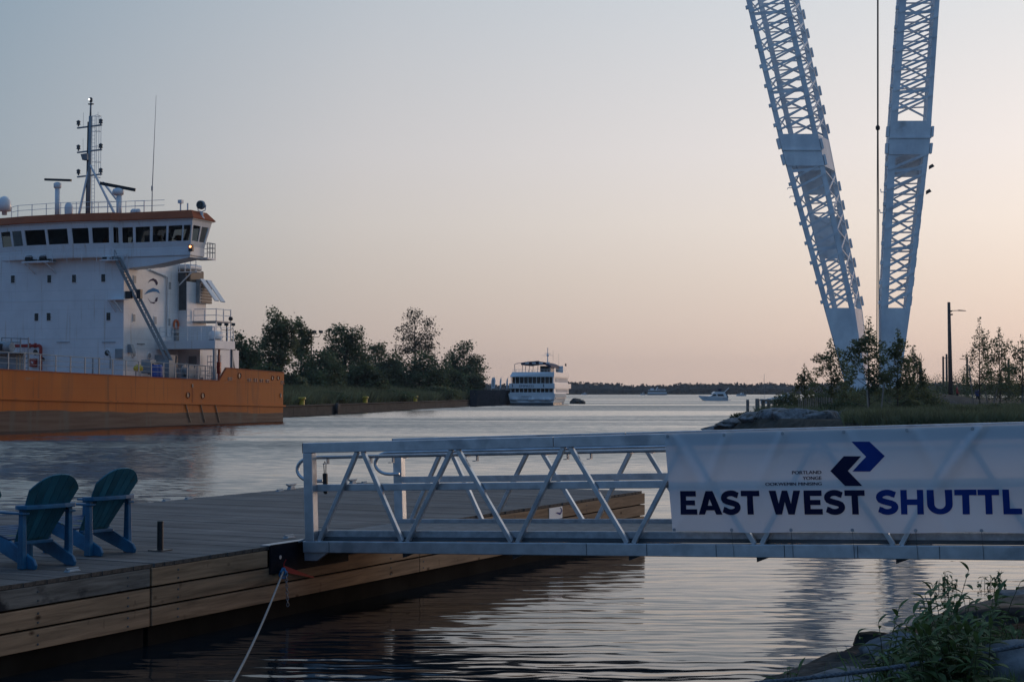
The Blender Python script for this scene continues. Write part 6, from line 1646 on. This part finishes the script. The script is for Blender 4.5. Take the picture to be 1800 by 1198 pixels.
# ================================================================== GANGWAY
GO = at(545, 970, 17.6)
GA = Frame(tuple(GO), TG)
SL = math.atan(.272 / 7.58)
def gl(px, py, y=0.0):
    """photo pixel -> gangway's own sloped axes on the plane y"""
    p = GA.on(px, py, 1, y)
    return Vector((p.x * math.cos(SL) + p.z * math.sin(SL), y, p.z * math.cos(SL) - p.x * math.sin(SL)))
def gangway():
    e = empty('gangway', GO, (0, -SL, -TG), 'aluminium truss gangway with handrails leading from the dock to the right', 'gangway')
    XE, W = 11.5, 1.92
    tops = [.67, 1.84, 3.14, 4.45, 5.78, 7.10, 8.42, 9.74, 11.06]
    bots = [.10, 1.22, 2.53, 3.82, 5.14, 6.47, 7.78, 9.10, 10.42]
    for y in (0, W):
        s = 1 if y == 0 else -1                        # towards the inside
        tr = MB().box(-.06, XE, y - .05, y + .05, 0, .125).build('bottom_chord', M_galv, e, bevel=.006)
        tc_ = MB().box(-.03, 3.02, y - .052, y + .052, 1.09, 1.2).build('top_chord', M_galv, e, bevel=.006)
        MB().box(3.026, XE, y - .052, y + .052, 1.09, 1.2).build('top_chord', M_galv, e, bevel=.006)
        MB().box(-.034, -.031, y - .052, y + .052, 1.09, 1.2).build('end_cap', M_dgrey, tc_)
        MB().box(-.03, .085, y - .05, y + .05, .126, 1.089).build('end_post', M_galv, e, bevel=.006)
        for a in range(len(tops)):
            b0, t0 = bots[a], tops[a]
            MB().bar((b0 + .03, y, .125), (t0 - .02, y, 1.092), .045, .05, (0, 1, 0)).build('diagonal', M_galv, e, bevel=.004)
            if a + 1 < len(bots): MB().bar((t0 + .05, y, 1.092), (bots[a + 1] - .04, y, .125), .045, .05, (0, 1, 0)).build('diagonal', M_galv, e, bevel=.004)
        MB().box(.086, XE, y + s * .051 - .012, y + s * .051 + .012 + .03 * s, .665, .74).build('mid_rail', M_galv, e, bevel=.005)
        # handrail pipe, returning in a half loop past the end post
        yy = y + s * .13; z = 1.035
        loop = [(-.03 - .20 * math.sin(t), yy, z - .13 + .13 * math.cos(t)) for t in lin(0, math.pi, 12)]
        hr = MB().path([(XE, yy, z)] + loop + [(.10, yy, z - .26)], .021, 10).build('handrail', M_galv, e, smooth=True)
        if y: MB().tube((.1, yy + .02, z + .055), (XE, yy + .02, z + .055), .019, 10).build('handrail', M_galv, e, smooth=True)
        for x in (.18, .74, 1.02, 2.05, 3.1, 3.36, 4.4, 5.7, 7.0, 8.3, 9.6): MB().bar((x, yy, z - .075), (x, yy, z - .015), .04, .012).bar((x, y + s * .05, z - .07), (x, yy, z - .07), .035, .008).build('rail_bracket', M_alu2, hr)
        # kerb plate
        MB().box(.0, XE, y + s * .075 - .02, y + s * .075 + .02, .165, .235).build('kerb', M_alu2, e, bevel=.004)
        MB().box(.0, XE, y + s * .062 - .006, y + s * .062 + .006, .127, .164).build('kerb_web', M_dgrey, e)
    # floor planks across
    fl = MB().box(0, .29, .10, W - .10, .165, .19).mesh('floor_plank', M_floorp); x = .02
    while x < XE - .3:
        link('floor_plank', fl, e, (x, 0, 0)); x += .294
    for x in bots[1:]:
        MB().box(x - .04, x + .04, .055, W - .055, .02, .11).build('crossbeam', M_alu2, e)
        MB().prism([(x - .02, -.045), (x + .10, -.001), (x - .02, -.001)], -.03, .03, 'y').build('lug', M_black, e)
    # weld seams on the chords
    for x in (.28, 3.35, 4.0, 4.72, 5.4, 6.1, 6.85): MB().box(x, x + .006, -.0535, -.0505, .004, .121).build('weld_seam', M_dgrey, e)
    # landing flap on to the dock and hinge ears
    MB().hexa([(-.62, .05, -.055), (.02, .05, .17), (.02, W - .05, .17), (-.62, W - .05, -.055)], [(-.62, .05, -.04), (.02, .05, .19), (.02, W - .05, .19), (-.62, W - .05, -.04)]).build('landing_flap', M_galv, e)
    for y in (0, W): MB().prism([(-.06, -.001), (-.06, -.09), (.10, -.09), (.24, -.001)], y - .02, y + .02, 'y').build('hinge_ear', M_galv, e)
    # black key-box hanging inside the near rail
    kb = MB().box(.12, .17, .10, .14, .70, .86).build('key_box', M_black, e, bevel=.01)
    MB().path([(.135, .12, .86), (.13, .12, .96), (.145, .12, .99), (.16, .12, .96), (.155, .12, .86)], .005, 6).lathe((.145, .12, .63), [(.012, 0), (.025, .02), (.02, .055), (.01, .07)], 8).build('shackle', M_black, kb)
gangway()

# ================================================================== BANNER
BX0, BX1, BZ0, BZ1 = gl(1168, 765, -.06).x, 9.9, .245, 1.205
def wr(x, z):
    """cloth relief: tension folds from the eyelets, sag between them; metres towards the viewer"""
    v = (z - BZ0) / (BZ1 - BZ0); u = x - BX0
    f = .016 * nz(x * 1.1, z * 1.6, 1.3) + .009 * nz(x * 2.6 + z * 2.2, z * 2.3 - x, 7.7) + .012 * math.sin(math.pi * v) ** 2 * math.sin(u * 5.37) ** 2
    for ex, dx, w, am in ((.08, .55, .05, .026), (.66, -.42, .045, .032), (1.22, -.50, .045, .030), (1.80, .45, .05, .018), (2.42, .5, .05, .018), (3.06, -.75, .045, .036), (3.7, .5, .05, .014), (4.3, -.5, .05, .018)):
        c = ex + dx * (1 - v)
        f += am * math.exp(-((u - c) / (w * (1 + 1.6 * (1 - v)))) ** 2) * (.15 + .85 * v) * (1 - .2 * v)
    for ex, dx, w, am in ((.06, .7, .06, .009), (1.2, .4, .05, .004), (2.7, -.5, .05, .006)):
        c = ex + dx * v; f += am * math.exp(-((u - c) / (w * (1 + v))) ** 2) * (1 - v)
    f = f * (.35 + .65 * min(1, max(0, u) / .1))
    return f if f > -.004 else -.004 - .006 * (1 - math.exp((f + .004) / .006))
BY = -.068
LY = [.0045]
def banner():
    e = empty('banner', GO, (0, -SL, -TG), 'white shuttle banner with blue lettering tied along the gangway side', 'banner')
    nx, nzz = 520, 90; b = MB()
    for j in range(nzz + 1):
        for i in range(nx + 1):
            x = BX0 + (BX1 - BX0) * i / nx; v = j / nzz; z = BZ0 + (BZ1 - BZ0) * v
            xo = x + .055 * (1 - v) * max(0, 1 - i / nx * 5)          # left edge leans
            zo = z + .008 * math.sin(x * 4.6) * (1 - v) ** 3
            b.v.append((xo, BY - wr(xo, zo), zo))
    for j in range(nzz):
        for i in range(nx):
            a = j * (nx + 1) + i; b.f.append((a, a + 1, a + nx + 2, a + nx + 1))
    cl = b.build('cloth', M_banner, e, smooth=True, fix=False)
    # hems and eyelets
    for k in range(9):
        for z in (BZ1 - .03, BZ0 + .02):
            x = BX0 + .035 + k * .585 + (.04 if z < .5 else 0)
            if x < BX1: MB().lathe((x, BY - wr(x, z) - .003, z), [(.008, 0), (.016, 0), (.016, -.004), (.008, -.004)], 12, 'y').build('eyelet', M_alu2, e)
            if z < .5 and k and k < 8: MB().tube((x, BY - wr(x, z) - .004, z), (x + .005, -.054, -.0), .0018, 4).build('tie', M_black, e)
    def put(polys, faces, m, name):
        """2-D print cut fine and laid on the cloth relief"""
        bm = bmesh.new(); vs = [bm.verts.new((x, 0, z)) for x, z in polys]
        for f in faces:
            try: bm.faces.new([vs[i] for i in f])
            except ValueError: pass
        bm.normal_update(); bmesh.ops.triangulate(bm, faces=bm.faces)
        xs = [p[0] for p in polys]; zs = [p[1] for p in polys]
        for lo, hi, ax in ((min(xs), max(xs), 0), (min(zs), max(zs), 1)):
            q = lo + .011
            while q < hi:
                co = (q, 0, 0) if ax == 0 else (0, 0, q); no = (1, 0, 0) if ax == 0 else (0, 0, 1)
                bmesh.ops.bisect_plane(bm, geom=bm.verts[:] + bm.edges[:] + bm.faces[:], plane_co=co, plane_no=no); q += .011
        for v in bm.verts: v.co.y = BY - wr(v.co.x, v.co.z) - LY[0]
        bmesh.ops.recalc_face_normals(bm, faces=bm.faces)
        me = bpy.data.meshes.new(name); bm.to_mesh(me); bm.free(); me.materials.append(m)
        for f in me.polygons:
            pass
        return link(name, me, e)
    # bold capitals drawn as outlines in a unit box
    s = .245
    def arc(cx, cy, rx, ry, a0, a1, n=10): return [(cx + rx * math.cos(R(a0 + (a1 - a0) * i / n)), cy + ry * math.sin(R(a0 + (a1 - a0) * i / n))) for i in range(n + 1)]
    def strip(cl, w):
        L, Rr = [], []
        for i, p in enumerate(cl):
            a, b_ = cl[max(0, i - 1)], cl[min(len(cl) - 1, i + 1)]
            d = Vector((b_[0] - a[0], b_[1] - a[1])).normalized(); n_ = Vector((-d.y, d.x))
            ww = w if not callable(w) else w(i / (len(cl) - 1))
            L.append((p[0] + n_.x * ww[0] if isinstance(ww, tuple) else p[0] + n_.x * ww, p[1] + n_.y * (ww[1] if isinstance(ww, tuple) else ww)))
            Rr.append((p[0] - n_.x * (ww[0] if isinstance(ww, tuple) else ww), p[1] - n_.y * (ww[1] if isinstance(ww, tuple) else ww)))
        n = len(cl)
        return L + Rr, [(i, i + 1, n + i + 1, n + i) for i in range(n - 1)]
    def poly(p): return p, [tuple(range(len(p)))]
    hs, vs_ = .30, .23                                   # stem and bar weights
    def glyph(c):
        if c == 'E': return poly([(0, 0), (1, 0), (1, vs_), (.35, vs_), (.35, .395), (.90, .395), (.90, .605), (.35, .605), (.35, 1 - vs_), (.98, 1 - vs_), (.98, 1), (0, 1)])
        if c == 'T': return poly([(.34, 0), (.66, 0), (.66, 1 - vs_), (1, 1 - vs_), (1, 1), (0, 1), (0, 1 - vs_), (.34, 1 - vs_)])
        if c == 'L': return poly([(0, 0), (1, 0), (1, vs_ * 1.02), (.36, vs_ * 1.02), (.36, 1), (0, 1)])
        if c == 'H': return poly([(0, 0), (.28, 0), (.28, .385), (.72, .385), (.72, 0), (1, 0), (1, 1), (.72, 1), (.72, .615), (.28, .615), (.28, 1), (0, 1)])
        if c == 'W': return poly([(.20, 0), (.40, 0), (.50, .52), (.60, 0), (.80, 0), (1, 1), (.78, 1), (.695, .45), (.585, 1), (.415, 1), (.305, .45), (.22, 1), (0, 1)])
        if c == 'A':
            v = [(0, 0), (.26, 0), (.335, .18), (.665, .18), (.74, 0), (1, 0), (.63, 1), (.37, 1), (.41, .38), (.59, .38), (.50, .66), (.50, 1)]
            return v, [(0, 1, 2, 8), (0, 8, 10, 11, 7), (2, 3, 9, 8), (3, 4, 5, 9), (9, 5, 6, 11, 10)]
        if c == 'U':
            o = [(0, 1)] + arc(.5, .42, .5, .42, 180, 360, 16) + [(1, 1)]; i_ = [(.285, 1)] + arc(.5, .42, .215, .195, 180, 360, 16) + [(.715, 1)]
            n = len(o); return o + i_, [(k, k + 1, n + k + 1, n + k) for k in range(n - 1)]
        if c == 'S':
            cl_ = arc(.50, .70, .335, .195, 22, 200, 16)[:-1] + [(.20, .60), (.32, .545), (.5, .50), (.68, .455), (.80, .40)] + arc(.50, .30, .335, .195, 18, -152, 16)
            cl_ = [(.86, .80)] + [(x, y) for x, y in cl_[2:]]
            cl_ = cl_[:-1] + [(.12, .215)]
            return strip(cl_, (.15, .122))
    def word(letters, m, name):
        for c, x0, x1 in letters:
            top = 730 + (360 - (x0 - 157) * .0050) / 2.727; bot = 730 + (473.5 - (x0 - 157) * .0008) / 2.727
            A, B = gl(1140 + x0 / 2.727, bot, BY), gl(1140 + x1 / 2.727, top, BY)
            v, f = glyph(c)
            put([(A.x + (B.x - A.x) * u, A.z + (B.z - A.z) * w_) for u, w_ in v], f, m, name)
    word([('E', 157, 233), ('A', 243, 352), ('S', 350, 442), ('T', 447, 533), ('W', 581, 729), ('E', 750, 833), ('S', 845, 942), ('T', 945, 1038)], M_printN, 'letter')
    word([('S', 1095, 1197), ('H', 1212, 1317), ('U', 1340, 1456), ('T', 1471, 1572), ('T', 1582, 1681), ('L', 1703, 1787), ('E', 1812, 1900)], M_printB, 'letter')
    def px7(pts): return [(lambda q: (q.x, q.z))(gl(1320 + x / 6.923, 760 + y / 6.923, BY)) for x, y in pts]
    p = px7([(1228, 108), (1443, 108), (1632, 283), (1460, 470), (1240, 470), (1408, 292)]); put(p, [tuple(range(6))], M_printB, 'arrow')
    p = px7([(1133, 285), (1350, 285), (1185, 463), (1365, 645), (1150, 645), (970, 465)]); put(p, [tuple(range(6))], M_printN, 'arrow')
    for t, x0, x1, y0, y1 in (('PORTLAND', 688, 829, 263, 280.5), ('YONGE', 741, 829.5, 290, 307.5), ('OOKWEMIN MINISING', 562, 831, 318, 335.5)):
        v, f = text2d(t); LY[0] = .0045; A, B = gl(1140 + x0 / 2.727, 730 + y1 / 2.727, BY), gl(1140 + x1 / 2.727, 730 + y0 / 2.727, BY)
        put([(A.x + (B.x - A.x) * a, A.z + (B.z - A.z) * b_) for a, b_ in v], f, M_printN, 'caption')
        for ddx, ddz, ly in ((.0030, .0006, .0051),):      # second and third ink passes make it bold
            LY[0] = ly; put([(A.x + (B.x - A.x) * a + ddx, A.z + (B.z - A.z) * b_ + ddz) for a, b_ in v], f, M_printN, 'caption')
banner()

# ================================================================== MOORING LINES AT THE DOCK
s0 = DK.w(DX1 + .06, DK.on(490, 1003, 0, DX1).y, DK.on(490, 1003, 0, DX1).z)
s1 = at(400, 1198, 11.3); dd = (s1 - s0); end = s0 + dd * 1.35
pts = [s0 + (end - s0) * t + Vector((0, 0, -.10 * math.sin(math.pi * t))) for t in lin(0, 1, 24)]
rp = MB().path(pts, .010, 8)
n_ = 400
for s in range(3): rp.path([s0 + (end - s0) * (i / n_) + Vector((0, 0, -.10 * math.sin(math.pi * i / n_))) + Vector((math.cos(i * .9 + s * 2.09), 0, math.sin(i * .9 + s * 2.09))) * .0065 for i in range(n_ + 1)], .005, 4)
tag(rp.build('mooring_rope', M_rope, smooth=True), 'pale mooring rope running down from the dock towards the viewer', 'rope')
kn = MB()
rg = random.Random(9)
for k in range(4):
    r = rg.uniform(.03, .045); a = rg.uniform(0, 3)
    kn.path([s0 + Vector((r * math.cos(t) * math.cos(a), r * math.cos(t) * math.sin(a), r * math.sin(t) - .01 * k)) for t in lin(0, 6.28, 14)], .010, 6)
tag(kn.build('rope_knot', M_lblue, smooth=True), 'bluish knotted loop at the head of the mooring rope', 'knot')
ch = empty('chain', s0, label='short steel chain hanging from the knot down the planks', cat='chain')
lm = MB().path([(.013 * math.cos(t), 0, .022 * math.sin(t)) for t in lin(0, 6.283, 13)], .005, 6).mesh('chain_link', M_chain, smooth=True)
for i in range(11): link('chain_link', lm, ch, (.03 + .002 * i, 0, -.03 - .033 * i), (0, 0, (i % 2) * 1.57))
a = s0 + Vector((.0, 0, .03)); b = DK.w(DX1 + .03, DK.on(548, 1014, 0, DX1).y, DK.on(548, 1014, 0, DX1).z)
st = MB(); pr = None
for i in range(12):
    t0, t1 = i / 12, (i + 1) / 12; w0 = .03 * (1 - t0) + .006; w1 = .03 * (1 - t1) + .006
    p0, p1 = a.lerp(b, t0), a.lerp(b, t1)
    st.hexa([p0 + Vector((0, -.004, -w0)), p1 + Vector((0, -.004, -w1)), p1 + Vector((0, .004, -w1)), p0 + Vector((0, .004, -w0))], [p0 + Vector((0, -.004, w0)), p1 + Vector((0, -.004, w1)), p1 + Vector((0, .004, w1)), p0 + Vector((0, .004, w0))])
st.path([a, a + Vector((.01, -.01, .06)), a + Vector((.03, 0, .10))], .006, 6)
tag(st.build('red_strap', M_red), 'red webbing strap tied from the knot along the plank gap', 'strap')

# ================================================================== AIR
def haze():
    o = MB().box(-1500, 1500, -40, 3000, -1.5, 60).build('haze', None)
    o['kind'] = 'stuff'; o['label'] = 'thin evening haze over the harbour'
    m = bpy.data.materials.new('haze'); m.use_nodes = True; t = m.node_tree
    t.nodes.remove(t.nodes['Principled BSDF'])
    v = t.nodes.new('ShaderNodeVolumePrincipled'); v.inputs['Color'].default_value = (.80, .86, .95, 1); v.inputs['Density'].default_value = .0001
    v.inputs['Anisotropy'].default_value = .2
    t.links.new(v.outputs[0], t.nodes['Material Output'].inputs['Volume'])
    o.data.materials.clear(); o.data.materials.append(m)
haze()
